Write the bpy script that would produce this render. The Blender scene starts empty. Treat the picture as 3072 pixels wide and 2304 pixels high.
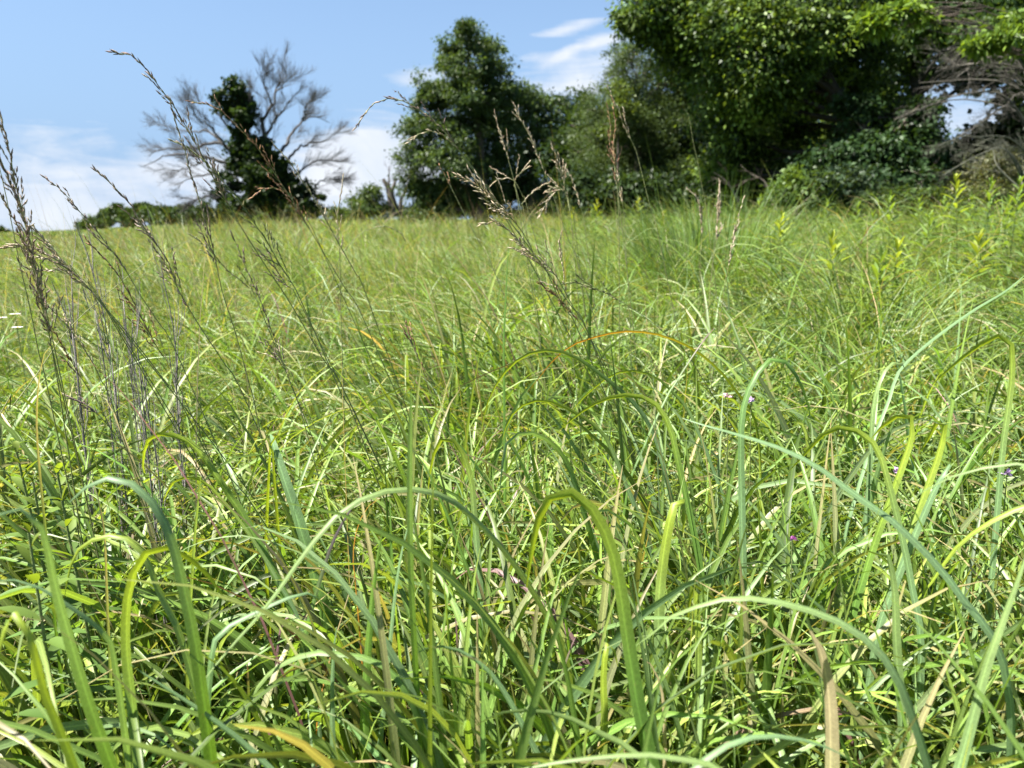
import bpy, math, random
import numpy as np
from mathutils import Vector
R = math.radians
random.seed(7)
rng = np.random.default_rng(11)

# ------------------------------------------------------------------ camera
S = bpy.context.scene
COL = S.collection
CAM_Z, PITCH, F = 1.05, R(11.0), 2364.0           # F: focal length in pixels of the 3072 wide frame
cd = bpy.data.cameras.new('camera'); cam = bpy.data.objects.new('camera', cd); COL.objects.link(cam)
cam.location = (0, 0, CAM_Z); cam.rotation_euler = (R(90) - PITCH, 0, 0)
cd.sensor_width = 36; cd.lens = 36 * F / 3072; cd.clip_start = 0.02; cd.clip_end = 6000
cd.dof.use_dof = True; cd.dof.focus_distance = 1.15; cd.dof.aperture_fstop = 7.0
S.camera = cam
CP = np.array([0, 0, CAM_Z]); FW = np.array([0, math.cos(PITCH), -math.sin(PITCH)])
UP = np.array([0, math.sin(PITCH), math.cos(PITCH)]); RT = np.array([1., 0, 0])

# ------------------------------------------------------------------ light and sky
SUN_EL, SUN_AZ = R(58), R(-102)                     # azimuth from +Y towards +X
sd = bpy.data.lights.new('sun', 'SUN'); sd.energy = 5.0; sd.angle = R(0.53); sd.color = (1, .955, .87)
sun = bpy.data.objects.new('sun', sd); COL.objects.link(sun)
sdir = Vector((math.sin(SUN_AZ) * math.cos(SUN_EL), math.cos(SUN_AZ) * math.cos(SUN_EL), math.sin(SUN_EL)))
sun.rotation_euler = sdir.to_track_quat('Z', 'Y').to_euler()
sun.location = (-20, 30, 40)
S.view_settings.view_transform = 'Standard'; S.view_settings.look = 'None'; S.view_settings.gamma = 1
S.view_settings.use_curve_mapping = False; S.view_settings.exposure = 1.97
cy = S.cycles
cy.max_bounces = 8; cy.diffuse_bounces = 4; cy.glossy_bounces = 2; cy.transmission_bounces = 4; cy.transparent_max_bounces = 8
cy.use_denoising = True; cy.sample_clamp_indirect = 6; cy.caustics_reflective = False; cy.caustics_refractive = False

W = bpy.data.worlds.new('World'); S.world = W; W.use_nodes = True
nt = W.node_tree; nt.nodes.clear()
def N(tree, t, **kw):
    n = tree.nodes.new(t)
    for k, v in kw.items(): setattr(n, k, v)
    return n
def M_(tree, op, a, b=None, c=None, clamp=False):
    n = tree.nodes.new('ShaderNodeMath'); n.operation = op; n.use_clamp = clamp
    for i, v in enumerate((a, b, c)):
        if v is None: continue
        if isinstance(v, (int, float)): n.inputs[i].default_value = v
        else: tree.links.new(v, n.inputs[i])
    return n.outputs[0]
def pixdir(px, py):
    d = FW + RT * (px - 1536) / F + UP * (1152 - py) / F
    return d / np.linalg.norm(d)
sky = N(nt, 'ShaderNodeTexSky', sky_type='NISHITA'); sky.sun_disc = False
sky.sun_elevation = SUN_EL; sky.sun_rotation = SUN_AZ; sky.air_density = 1.0; sky.dust_density = 0.5; sky.ozone_density = 2.5
hs = N(nt, 'ShaderNodeHueSaturation'); hs.inputs['Saturation'].default_value = 1.0
nt.links.new(sky.outputs[0], hs.inputs['Color'])
bg = N(nt, 'ShaderNodeBackground'); bg.inputs[1].default_value = 0.050
geo = N(nt, 'ShaderNodeTexCoord')
sep = N(nt, 'ShaderNodeSeparateXYZ'); nt.links.new(geo.outputs['Generated'], sep.inputs[0])
zc = M_(nt, 'MAXIMUM', sep.outputs[2], 0.0)
den = M_(nt, 'ADD', zc, 0.035)
# the clear air low over the horizon is pale blue
lowc = N(nt, 'ShaderNodeMix', data_type='RGBA'); lowc.inputs['B'].default_value = (1.75, 2.75, 4.35, 1)
nt.links.new(M_(nt, 'MULTIPLY', M_(nt, 'EXPONENT', M_(nt, 'MULTIPLY', M_(nt, 'POWER', M_(nt, 'DIVIDE', zc, .26), 2.0), -1.0)), .92), lowc.inputs['Factor'])
nt.links.new(hs.outputs[0], lowc.inputs['A']); nt.links.new(lowc.outputs['Result'], bg.inputs[0])
u = M_(nt, 'DIVIDE', sep.outputs[0], den); v = M_(nt, 'DIVIDE', sep.outputs[1], den)
cmb = N(nt, 'ShaderNodeCombineXYZ'); nt.links.new(u, cmb.inputs[0]); nt.links.new(v, cmb.inputs[1])
def noise(vec, scale, detail, rough, dist=0.0, w=0.0):
    mp = N(nt, 'ShaderNodeMapping'); mp.inputs['Location'].default_value = (w, w * .7, w * .3)
    nt.links.new(vec, mp.inputs[0])
    n = N(nt, 'ShaderNodeTexNoise'); n.inputs['Scale'].default_value = scale; n.inputs['Detail'].default_value = detail
    n.inputs['Roughness'].default_value = rough; n.inputs['Distortion'].default_value = dist
    nt.links.new(mp.outputs[0], n.inputs['Vector']); return n.outputs[0]
n_big = noise(cmb.outputs[0], 0.55, 8, .58, .5, 3.1)
n_dir = noise(geo.outputs['Generated'], 9.0, 7, .6, .3, 1.7)
# streaky noise: stretched along the horizon
mps = N(nt, 'ShaderNodeMapping'); mps.inputs['Scale'].default_value = (4.5, 4.5, 30); mps.inputs['Rotation'].default_value = (0, R(-12), 0)
nt.links.new(geo.outputs['Generated'], mps.inputs[0])
nst = N(nt, 'ShaderNodeTexNoise'); nst.inputs['Scale'].default_value = 1.6; nst.inputs['Detail'].default_value = 8; nst.inputs['Roughness'].default_value = .62; nst.inputs['Distortion'].default_value = .6
nt.links.new(mps.outputs[0], nst.inputs['Vector'])
def spot(px, py, sx, sy, rot, amp):
    """soft bump in direction space round the direction in which a cloud stands; sizes in degrees"""
    c = Vector(pixdir(px, py)); rt = c.cross(Vector((0, 0, 1))).normalized(); up = rt.cross(c).normalized()
    a = R(rot); ax = rt * math.cos(a) + up * math.sin(a); ay = -rt * math.sin(a) + up * math.cos(a)
    def dt(vv):
        n = N(nt, 'ShaderNodeVectorMath', operation='DOT_PRODUCT'); nt.links.new(geo.outputs['Generated'], n.inputs[0]); n.inputs[1].default_value = vv
        return n.outputs['Value']
    x2 = M_(nt, 'POWER', M_(nt, 'DIVIDE', dt(ax), R(sx)), 2.0); y2 = M_(nt, 'POWER', M_(nt, 'DIVIDE', dt(ay), R(sy)), 2.0)
    front = M_(nt, 'GREATER_THAN', dt(c), 0.0)
    g = M_(nt, 'EXPONENT', M_(nt, 'MULTIPLY', M_(nt, 'ADD', x2, y2), -1.0))
    return M_(nt, 'MULTIPLY', M_(nt, 'MULTIPLY', g, amp), front)
k = 1.3888
spots = [(150*k, 420*k, 15, 2.6, 2, .86), (120*k, 300*k, 12, 1.1, -1, .52), (60*k, 475*k, 14, 1.3, 0, .55), (300*k, 380*k, 7, 1.2, 3, .35), (820*k, 290*k, 4.0, 1.5, 8, .72), (800*k, 385*k, 7, 2.6, 0, 1.0), (740*k, 330*k, 4, .5, 3, .4),
         (905*k, 172*k, 2.8, 1.0, 8, .95), (1230*k, 172*k, 4.6, 1.2, 4, .88), (1225*k, 62*k, 3.2, .40, 14, .74), (1300*k, 86*k, 2.8, .40, 12, .62), (1205*k, 125*k, 1.2, .35, 25, .6), (1150*k, 120*k, 1.0, .5, 0, .4),
         (1330*k, 130*k, 3, 2.0, 0, .5), (2100*k, 240*k, 6, 4, 0, .8)]
acc = None
for s_ in spots:
    o_ = spot(*s_); acc = o_ if acc is None else M_(nt, 'ADD', acc, o_)
# general low cloud near the horizon and scattered cloud elsewhere in the sky
lowb = M_(nt, 'MULTIPLY', M_(nt, 'EXPONENT', M_(nt, 'MULTIPLY', M_(nt, 'POWER', M_(nt, 'DIVIDE', zc, .07), 2.0), -1.0)), .42)
acc = M_(nt, 'MAXIMUM', acc, lowb)
nmix = M_(nt, 'ADD', M_(nt, 'MULTIPLY', nst.outputs[0], .62), M_(nt, 'MULTIPLY', n_dir, .38))
dens = M_(nt, 'MULTIPLY', M_(nt, 'SUBTRACT', M_(nt, 'ADD', acc, M_(nt, 'MULTIPLY', nmix, 2.6)), 1.71), 1.5, clamp=True)
dens = M_(nt, 'MULTIPLY', dens, .93)
bgc = N(nt, 'ShaderNodeBackground'); bgc.inputs[1].default_value = 0.265
cr = N(nt, 'ShaderNodeMix', data_type='RGBA'); cr.inputs['A'].default_value = (.70, .80, .95, 1); cr.inputs['B'].default_value = (.93, .97, 1.03, 1)
nt.links.new(M_(nt, 'MULTIPLY', M_(nt, 'SUBTRACT', n_dir, .35), 3.0, clamp=True), cr.inputs['Factor']); nt.links.new(cr.outputs['Result'], bgc.inputs[0])
mx = N(nt, 'ShaderNodeMixShader'); nt.links.new(dens, mx.inputs[0]); nt.links.new(bg.outputs[0], mx.inputs[1]); nt.links.new(bgc.outputs[0], mx.inputs[2])
wo = N(nt, 'ShaderNodeOutputWorld'); nt.links.new(mx.outputs[0], wo.inputs[0])

# ------------------------------------------------------------------ helpers
def smooth(a, b, x):
    t = np.clip((x - a) / (b - a), 0, 1); return t * t * (3 - 2 * t)
def H(x, y):
    """height of the ground"""
    r = np.hypot(x, y); az = np.degrees(np.arctan2(x, np.maximum(y, 0.01)))
    s = .5 * smooth(-33, -16, az) + .68 * smooth(-6, 22, az)
    z = s * 0.058 * np.clip(r - 2, 0, 24)
    z = z + 0.04 * np.sin(x * .9 + 1) * np.sin(y * .7) * smooth(1, 6, r) + 0.016 * np.clip(r - 40, 0, 210) * smooth(-34, -14, az)
    return z
Z = {'G': (3072 / 2212, 0, 0), '1': (1 / 2.011, 0, 0), '2': (1 / 2.011, 1000, 0), '3': (1 / 2.011, 1972, 0), '4': (1 / 2.011, 0, 700), '5': (1 / 2.011, 1000, 700),
     '6': (1 / 2.011, 1972, 700), '7': (1 / 1.4364, 0, 1450), '8': (1 / 1.4364, 1532, 1450), '9': (1 / 3.0157, 0, 1150)}
def px(kk, x, y):
    s, ox, oy = Z[kk]; return ox + x * s, oy + y * s
def P(X, Y, D):
    """the point of the ray through (X, Y) whose world y is D"""
    d = FW + RT * (X - 1536) / F + UP * (1152 - Y) / F
    return CP + d * (D / d[1])
def spline(pts, n):
    pts = np.asarray(pts, float)
    d = np.r_[0, np.cumsum(np.linalg.norm(np.diff(pts, axis=0), axis=1))]
    ext = np.vstack([2 * pts[0] - pts[1], pts, 2 * pts[-1] - pts[-2]])
    out = []
    for s in np.linspace(0, d[-1], n):
        i = min(np.searchsorted(d, s, side='right') - 1, len(pts) - 2); t = (s - d[i]) / max(d[i + 1] - d[i], 1e-9)
        p0, p1, p2, p3 = ext[i], ext[i + 1], ext[i + 2], ext[i + 3]
        out.append(.5 * ((2 * p1) + (-p0 + p2) * t + (2 * p0 - 5 * p1 + 4 * p2 - p3) * t * t + (-p0 + 3 * p1 - 3 * p2 + p3) * t ** 3))
    return np.array(out)

def build(name, v, f, mat, parent=None, col=None, uv=None, smooth_=True, loc=None):
    """link a mesh; v (n,3); f list of (m,k) index arrays; col per vertex; uv per vertex"""
    v = np.asarray(v, np.float32)
    if loc is not None: v = v - np.asarray(loc, np.float32)
    fs = f if isinstance(f, list) else [f]
    fs = [np.asarray(a, np.int32) for a in fs if len(a)]
    me = bpy.data.meshes.new(name)
    loops = np.concatenate([a.ravel() for a in fs]); tot = np.concatenate([np.full(len(a), a.shape[1], np.int32) for a in fs])
    me.vertices.add(len(v)); me.vertices.foreach_set('co', v.ravel())
    me.loops.add(len(loops)); me.loops.foreach_set('vertex_index', loops)
    me.polygons.add(len(tot)); me.polygons.foreach_set('loop_start', np.r_[0, np.cumsum(tot)[:-1]].astype(np.int32))
    if smooth_: me.polygons.foreach_set('use_smooth', np.ones(len(tot), bool))
    if col is not None:
        a = me.attributes.new('tint', 'FLOAT_COLOR', 'POINT')
        c = np.ones((len(v), 4), np.float32); c[:, :3] = col; a.data.foreach_set('color', c.ravel())
    if uv is not None:
        l = me.uv_layers.new(name='UVMap'); l.data.foreach_set('uv', np.asarray(uv, np.float32)[loops].ravel())
    me.update(calc_edges=True); me.materials.append(mat)
    o = bpy.data.objects.new(name, me); COL.objects.link(o)
    if loc is not None and parent is None: o.location = loc
    if parent is not None: o.parent = parent
    return o
def tag(o, label=None, cat=None, group=None, kind=None):
    for a, b in (('label', label), ('category', cat), ('group', group), ('kind', kind)):
        if b: o[a] = b
    return o
def empty(name, loc, label, cat, group=None):
    o = bpy.data.objects.new(name, None); COL.objects.link(o); o.location = [float(c) for c in loc]; o.empty_display_size = .05
    return tag(o, label, cat, group)

class MB:
    """collects tubes, spindles and cards"""
    def __init__(s): s.v, s.q, s.t, s.c, s.n = [], [], [], [], 0
    def add(s, v, q=None, t=None, c=(1, 1, 1)):
        v = np.asarray(v, float); s.v.append(v); cc = np.asarray(c, float)
        s.c.append(np.broadcast_to(cc, (len(v), 3)) if cc.ndim == 1 else cc)
        if q is not None and len(q): s.q.append(np.asarray(q) + s.n)
        if t is not None and len(t): s.t.append(np.asarray(t) + s.n)
        s.n += len(v)
    def tube(s, pts, rad, k=5, c=(1, 1, 1)):
        pts = np.asarray(pts, float); m = len(pts); rad = np.broadcast_to(np.asarray(rad, float), (m,))
        T = np.gradient(pts, axis=0); T /= np.maximum(np.linalg.norm(T, axis=1, keepdims=True), 1e-9)
        a = np.array([0, 0, 1.]) if abs(T[0][2]) < .9 else np.array([1., 0, 0])
        A = np.cross(T, a); A /= np.maximum(np.linalg.norm(A, axis=1, keepdims=True), 1e-9); B = np.cross(T, A)
        th = np.arange(k) * 2 * math.pi / k
        v = pts[:, None] + rad[:, None, None] * (np.cos(th)[None, :, None] * A[:, None] + np.sin(th)[None, :, None] * B[:, None])
        i = np.arange(m - 1)[:, None] * k; j = np.arange(k)[None]; jn = (j + 1) % k
        q = np.stack([i + j, i + jn, i + k + jn, i + k + j], -1).reshape(-1, 4)
        cc = np.asarray(c, float)
        s.add(v.reshape(-1, 3), q=q, c=np.repeat(cc, k, 0) if cc.ndim == 2 else cc)
    def spindle(s, p, d, L, r, c, k=5):
        d = d / np.linalg.norm(d)
        s.tube([p, p + d * L * .22, p + d * L * .5, p + d * L * .8, p + d * L], [r * .3, r * .9, r, r * .5, r * .06], k, c)
    def build(s, name, mat, parent=None, loc=None, smooth_=True):
        fs = []
        if s.q: fs.append(np.concatenate(s.q))
        if s.t: fs.append(np.concatenate(s.t))
        return build(name, np.concatenate(s.v), fs, mat, parent, np.concatenate(s.c), None, smooth_, loc)

# ------------------------------------------------------------------ materials
def newmat(name):
    m = bpy.data.materials.new(name); m.use_nodes = True; t = m.node_tree; t.nodes.clear()
    return m, t, N(t, 'ShaderNodeOutputMaterial')
def leaf_mat(name, trans=.42, rough=.42, spec=.5, veins=True, tcol=(1.3, 1.22, .42), gain=1.0):
    m, t, out = newmat(name); L = t.links.new
    at = N(t, 'ShaderNodeAttribute', attribute_name='tint'); base = at.outputs['Color']
    if veins:
        uv = N(t, 'ShaderNodeUVMap', uv_map='UVMap'); sx = N(t, 'ShaderNodeSeparateXYZ'); L(uv.outputs[0], sx.inputs[0])
        w = M_(t, 'SINE', M_(t, 'MULTIPLY', sx.outputs[0], 56.0))
        mid = M_(t, 'EXPONENT', M_(t, 'MULTIPLY', M_(t, 'POWER', M_(t, 'DIVIDE', M_(t, 'SUBTRACT', sx.outputs[0], .5), .07), 2.0), -1.0))
        mpn = N(t, 'ShaderNodeMapping'); mpn.inputs['Scale'].default_value = (3, 24, 1); L(uv.outputs[0], mpn.inputs[0])
        nz = N(t, 'ShaderNodeTexNoise'); nz.inputs['Scale'].default_value = 2.0; nz.inputs['Detail'].default_value = 4; L(mpn.outputs[0], nz.inputs['Vector'])
        fac = M_(t, 'ADD', M_(t, 'ADD', M_(t, 'MULTIPLY', w, .15), M_(t, 'MULTIPLY', mid, .5)), M_(t, 'ADD', .52, M_(t, 'MULTIPLY', nz.outputs[0], .9)))
        vm = N(t, 'ShaderNodeVectorMath', operation='SCALE'); L(base, vm.inputs[0]); L(fac, vm.inputs['Scale']); base = vm.outputs[0]
        # small rust and wear marks, longer than wide
        mp2 = N(t, 'ShaderNodeMapping'); mp2.inputs['Scale'].default_value = (1.5, 5, 1); L(uv.outputs[0], mp2.inputs[0]); g2 = N(t, 'ShaderNodeNewGeometry')
        off = N(t, 'ShaderNodeVectorMath', operation='ADD'); L(mp2.outputs[0], off.inputs[0]); sc2 = N(t, 'ShaderNodeVectorMath', operation='SCALE'); L(g2.outputs['Position'], sc2.inputs[0]); sc2.inputs['Scale'].default_value = 9; L(sc2.outputs[0], off.inputs[1])
        nz2 = N(t, 'ShaderNodeTexNoise'); nz2.inputs['Scale'].default_value = 3.0; nz2.inputs['Detail'].default_value = 5; nz2.inputs['Roughness'].default_value = .7; L(off.outputs[0], nz2.inputs['Vector'])
        mk = M_(t, 'MULTIPLY', M_(t, 'SUBTRACT', nz2.outputs[0], .63), 9.0, clamp=True); mk = M_(t, 'MULTIPLY', mk, .65)
        mm = N(t, 'ShaderNodeMix', data_type='RGBA'); L(mk, mm.inputs['Factor']); L(base, mm.inputs['A']); mm.inputs['B'].default_value = (.30, .21, .09, 1); base = mm.outputs['Result']
    g = N(t, 'ShaderNodeVectorMath', operation='SCALE'); L(base, g.inputs[0]); g.inputs['Scale'].default_value = gain; base = g.outputs[0]
    p = N(t, 'ShaderNodeBsdfPrincipled'); L(base, p.inputs['Base Color']); p.inputs['Roughness'].default_value = rough
    p.inputs['Specular IOR Level'].default_value = spec
    tm = N(t, 'ShaderNodeVectorMath', operation='MULTIPLY'); L(base, tm.inputs[0]); tm.inputs[1].default_value = tcol
    tr = N(t, 'ShaderNodeBsdfTranslucent'); L(tm.outputs[0], tr.inputs[0])
    mxs = N(t, 'ShaderNodeMixShader'); mxs.inputs[0].default_value = trans; L(p.outputs[0], mxs.inputs[1]); L(tr.outputs[0], mxs.inputs[2])
    L(mxs.outputs[0], out.inputs[0]); return m
def tint_mat(name, rough=.7, scale=40, amp=.5, trans=0.0):
    m, t, out = newmat(name); L = t.links.new
    at = N(t, 'ShaderNodeAttribute', attribute_name='tint'); tc = N(t, 'ShaderNodeTexCoord')
    nz = N(t, 'ShaderNodeTexNoise'); nz.inputs['Scale'].default_value = scale; nz.inputs['Detail'].default_value = 5; L(tc.outputs['Object'], nz.inputs['Vector'])
    vm = N(t, 'ShaderNodeVectorMath', operation='SCALE'); L(at.outputs['Color'], vm.inputs[0]); L(M_(t, 'ADD', 1 - amp, M_(t, 'MULTIPLY', nz.outputs[0], 2 * amp)), vm.inputs['Scale'])
    p = N(t, 'ShaderNodeBsdfPrincipled'); L(vm.outputs[0], p.inputs['Base Color']); p.inputs['Roughness'].default_value = rough
    bp = N(t, 'ShaderNodeBump'); bp.inputs['Strength'].default_value = .4; bp.inputs['Distance'].default_value = .01; L(nz.outputs[0], bp.inputs['Height']); L(bp.outputs[0], p.inputs['Normal'])
    if trans:
        tr = N(t, 'ShaderNodeBsdfTranslucent'); L(vm.outputs[0], tr.inputs[0]); mxs = N(t, 'ShaderNodeMixShader'); mxs.inputs[0].default_value = trans
        L(p.outputs[0], mxs.inputs[1]); L(tr.outputs[0], mxs.inputs[2]); L(mxs.outputs[0], out.inputs[0])
    else: L(p.outputs[0], out.inputs[0])
    return m
M_BLADE = leaf_mat('grass_blade_leaf', .42, .46, .5)
M_FINE = leaf_mat('fine_grass_leaf', .43, .5, .4, veins=False)
M_TREE = leaf_mat('tree_leaf', .38, .46, .22, veins=False, tcol=(1.3, 1.2, .4))
M_CEDAR = leaf_mat('soft_tree_leaf', .3, .55, .3, veins=False)
M_FORB = leaf_mat('forb_leaf', .48, .6, .25, veins=False, tcol=(1.3, 1.2, .3))
M_STEM = tint_mat('dry_stem', .6, 120, .25)
M_HEAD = tint_mat('seed_head', .6, 300, .3, .2)
M_BARK = tint_mat('bark', .9, 12, .6)
M_PETAL = tint_mat('petal', .6, 200, .1, .3)

m, t, out = newmat('meadow_soil'); L = t.links.new
tc = N(t, 'ShaderNodeTexCoord')
n1 = N(t, 'ShaderNodeTexNoise'); n1.inputs['Scale'].default_value = .35; n1.inputs['Detail'].default_value = 9; n1.inputs['Roughness'].default_value = .7; L(tc.outputs['Object'], n1.inputs['Vector'])
n2 = N(t, 'ShaderNodeTexNoise'); n2.inputs['Scale'].default_value = 28; n2.inputs['Detail'].default_value = 6; L(tc.outputs['Object'], n2.inputs['Vector'])
r1 = N(t, 'ShaderNodeValToRGB'); e = r1.color_ramp.elements; e[0].position = .3; e[0].color = (.035, .055, .014, 1); e[1].position = .7; e[1].color = (.11, .14, .035, 1)
L(n1.outputs[0], r1.inputs[0]); vm = N(t, 'ShaderNodeVectorMath', operation='SCALE'); L(r1.outputs[0], vm.inputs[0]); L(M_(t, 'ADD', .4, n2.outputs[0]), vm.inputs['Scale'])
p = N(t, 'ShaderNodeBsdfPrincipled'); L(vm.outputs[0], p.inputs['Base Color']); p.inputs['Roughness'].default_value = .95
bp = N(t, 'ShaderNodeBump'); bp.inputs['Distance'].default_value = .03; L(n2.outputs[0], bp.inputs['Height']); L(bp.outputs[0], p.inputs['Normal']); L(p.outputs[0], out.inputs[0])
M_SOIL = m

# ------------------------------------------------------------------ ground
rr = np.r_[0.0001, np.geomspace(.5, 3500, 90)]; na = 240; aa = np.linspace(0, 2 * math.pi, na, endpoint=False)
X = rr[:, None] * np.sin(aa); Y = rr[:, None] * np.cos(aa); Zz = H(X, Y)
gv = np.stack([X, Y, Zz], -1).reshape(-1, 3)
i = np.arange(len(rr) - 1)[:, None] * na; j = np.arange(na)[None]; jn = (j + 1) % na
gq = np.stack([i + j, i + jn, i + na + jn, i + na + j], -1).reshape(-1, 4)[:, ::-1]
tag(build('ground', gv, gq, M_SOIL), 'gently rising meadow soil under the tall grass', kind='structure')

# ------------------------------------------------------------------ grass (uncountable)
def ribbons(base, phi, L, W, th0, bend, pw, segs, cols, tips, across=1, twist=None, wp=.35):
    """many grass blades at once -> v, q, col, uv"""
    n = len(L); t = np.linspace(0, 1, segs + 1)
    th = th0[:, None] + bend[:, None] * t[None] ** pw[:, None]
    ds = (L / segs)[:, None]
    tm = .5 * (th[:, 1:] + th[:, :-1])
    h = np.concatenate([np.zeros((n, 1)), np.cumsum(np.sin(tm) * ds, 1)], 1); z = np.concatenate([np.zeros((n, 1)), np.cumsum(np.cos(tm) * ds, 1)], 1)
    cx, sy = np.cos(phi)[:, None], np.sin(phi)[:, None]
    c = np.stack([base[:, 0:1] + h * cx, base[:, 1:2] + h * sy, base[:, 2:3] + z], -1)
    dcam = np.linalg.norm(c - CP, axis=2).min(1); keep = dcam > NEAR          # none of the loose blades brushes the lens
    if not keep.all(): return ribbons(base[keep], phi[keep], L[keep], W[keep], th0[keep], bend[keep], pw[keep], segs, cols[keep], tips[keep], across, None if twist is None else twist[keep], wp)
    T = np.stack([np.sin(th) * cx, np.sin(th) * sy, np.cos(th)], -1)
    Wd = np.stack([-sy, cx, 0 * cx], -1) + 0 * T
    Nn = np.cross(T, Wd)
    tw = (twist if twist is not None else rng.normal(0, .8, n))[:, None] * (t[None] - .1) + rng.uniform(-.9, .9, n)[:, None]
    Wd2 = Wd * np.cos(tw)[..., None] + Nn * np.sin(tw)[..., None]; Nn2 = -Wd * np.sin(tw)[..., None] + Nn * np.cos(tw)[..., None]
    w = np.minimum(1, .45 + t / wp * .55) * (1 - t ** 2.6) ** .9; w = np.maximum(w, .03); hw = .5 * W[:, None] * w[None]
    if across == 1: off = [(-1, 0), (1, 0)]
    else: off = [(-1, .0), (0, -.30), (1, .0)]
    vs = np.stack([c + Wd2 * (hw * a)[..., None] + Nn2 * (hw * b)[..., None] for a, b in off], 2)      # n, seg+1, k, 3
    kk = len(off); v = vs.reshape(-1, 3)
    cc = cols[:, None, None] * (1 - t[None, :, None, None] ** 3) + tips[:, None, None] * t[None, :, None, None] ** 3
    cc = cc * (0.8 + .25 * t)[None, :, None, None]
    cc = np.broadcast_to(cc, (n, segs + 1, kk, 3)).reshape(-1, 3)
    uv = np.stack(np.broadcast_arrays(np.linspace(0, 1, kk)[None, None], (t[None, :, None] * L[:, None, None] * 8)), -1).reshape(-1, 2)
    b = (np.arange(n) * (segs + 1) * kk)[:, None, None] + (np.arange(segs) * kk)[None, :, None] + np.arange(kk - 1)[None, None]
    q = np.stack([b, b + 1, b + kk + 1, b + kk], -1).reshape(-1, 4)
    return v, q, cc, uv
NEAR = .52
PAL = np.array([(.112, .20, .042), (.15, .25, .056), (.145, .232, .10), (.20, .28, .066), (.23, .262, .11), (.38, .335, .20), (.16, .09, .09), (.085, .14, .03)])
def colours(n, wts, jit=.18):
    wts = np.asarray(wts, float)
    if wts.ndim == 1: idx = rng.choice(len(PAL), n, p=wts / wts.sum())
    else:
        cum = np.cumsum(wts / wts.sum(1, keepdims=True), 1); idx = (rng.random((n, 1)) > cum).sum(1).clip(0, len(PAL) - 1)
    c = PAL[idx] * (1 + rng.normal(0, jit, (n, 1))).clip(.5, 1.6) * (1 + rng.normal(0, .05, (n, 3)))
    return c.clip(.01, .8)
def sector(n, r0, r1, a0, a1):
    r = np.sqrt(rng.uniform(r0 ** 2, r1 ** 2, n)); a = np.radians(rng.uniform(a0, a1, n))
    x, y = r * np.sin(a), r * np.cos(a)
    return np.stack([x, y, H(x, y) - .01], 1), r, np.degrees(a)
def patch(x, y, f, s):
    return .5 + .25 * np.sin(x * f + s) * np.cos(y * f * 1.3 + s * 2) + .25 * np.sin((x + y) * f * 2.3 + s * 3)
def put(name, label, parts, mat, cat='grass'):
    off = 0; V, Q, Cc, U = [], [], [], []
    for v, q, c, u_ in parts:
        V.append(v); Q.append(q + off); Cc.append(c); U.append(u_); off += len(v)
    return tag(build(name, np.concatenate(V), np.concatenate(Q), mat, None, np.concatenate(Cc), np.concatenate(U)), label, cat, None, 'stuff')
def phis(n, bias=.5):
    """bend azimuth: wind has laid the grass mostly to the left"""
    return np.where(rng.random(n) < bias, rng.normal(math.pi, .75, n), rng.uniform(0, 2 * math.pi, n))
def field(n, r0, r1, a0, a1, Lm, Ls, Wm, segs, wts, tipw=None, across=1, bm=1.3, bs=.5, bias=.5, clump=0, th=.16, pwr=(1.5, 2.9), mound=.4):
    if clump:
        nc = max(1, n // clump); cpos, cr, ca = sector(nc, r0, r1, a0, a1); idx = rng.integers(0, nc, n)
        sp = .045 if r1 < 12 else .12
        b = cpos[idx].copy(); b[:, :2] += rng.normal(0, sp, (n, 2)); b[:, 2] = H(b[:, 0], b[:, 1]) - .01
        phi = np.arctan2(b[:, 1] - cpos[idx, 1], b[:, 0] - cpos[idx, 0]) + rng.normal(0, .5, n); wl = rng.random(n) < bias; phi[wl] = rng.normal(math.pi, .7, wl.sum())
        r = np.hypot(b[:, 0], b[:, 1])
    else:
        b, r, a = sector(n, r0, r1, a0, a1); phi = phis(n, bias)
    Ln = (Lm + rng.normal(0, Ls, n)).clip(Lm * .35, Lm * 1.7)
    Ln *= 1 - mound * .45 + mound * (.65 * patch(b[:, 0], b[:, 1], 1.1, .4) + .35 * patch(b[:, 0], b[:, 1], 3.1, 1.4))
    # the grass is lower right under the camera
    Ln *= .62 + .38 * smooth(.15, .75, r)
    Wn = Wm * rng.uniform(.6, 1.4, n)
    bend = rng.normal(bm, bs, n).clip(.1, 2.7)
    w = wts(b[:, 0], b[:, 1]) if callable(wts) else wts
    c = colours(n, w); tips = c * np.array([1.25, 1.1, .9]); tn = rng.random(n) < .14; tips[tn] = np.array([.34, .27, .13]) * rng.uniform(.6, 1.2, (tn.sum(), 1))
    return ribbons(b, phi, Ln, Wn, np.abs(rng.normal(0, th, n)), bend, rng.uniform(*pwr, n), segs, c, tips, across)
def w_near(x, y):
    n = len(x); k_ = smooth(-.6, .5, x / np.maximum(y, .3))
    base = np.array([2.2, 3.2, .4, 2.2, .7, .9, .12, 1.4]); rightw = np.array([2.5, 2., 3.2, 1.2, .4, .45, .15, 1.2])
    return base[None] * (1 - k_[:, None]) + rightw[None] * k_[:, None]
def w_mid(x, y):
    k_ = smooth(-.6, .6, x / np.maximum(y, .3)); pz = patch(x, y, .5, 2.)
    base = np.array([2.0, 2.8, .9, 2.2, 1.5, 1.1, .1, 1.0]); rightw = np.array([2.2, 2.4, 3.0, 1.5, .4, .3, .05, .9])
    w = base[None] * (1 - k_[:, None]) + rightw[None] * k_[:, None]
    w[:, 4] *= .4 + 1.6 * pz; w[:, 5] *= .3 + 1.8 * pz; return w
def w_far(x, y):
    w = w_mid(x, y); w[:, 0] *= 1.8; w[:, 7] *= 3.0; w[:, 1] *= .7; w[:, 3] *= .5; return w
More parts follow.
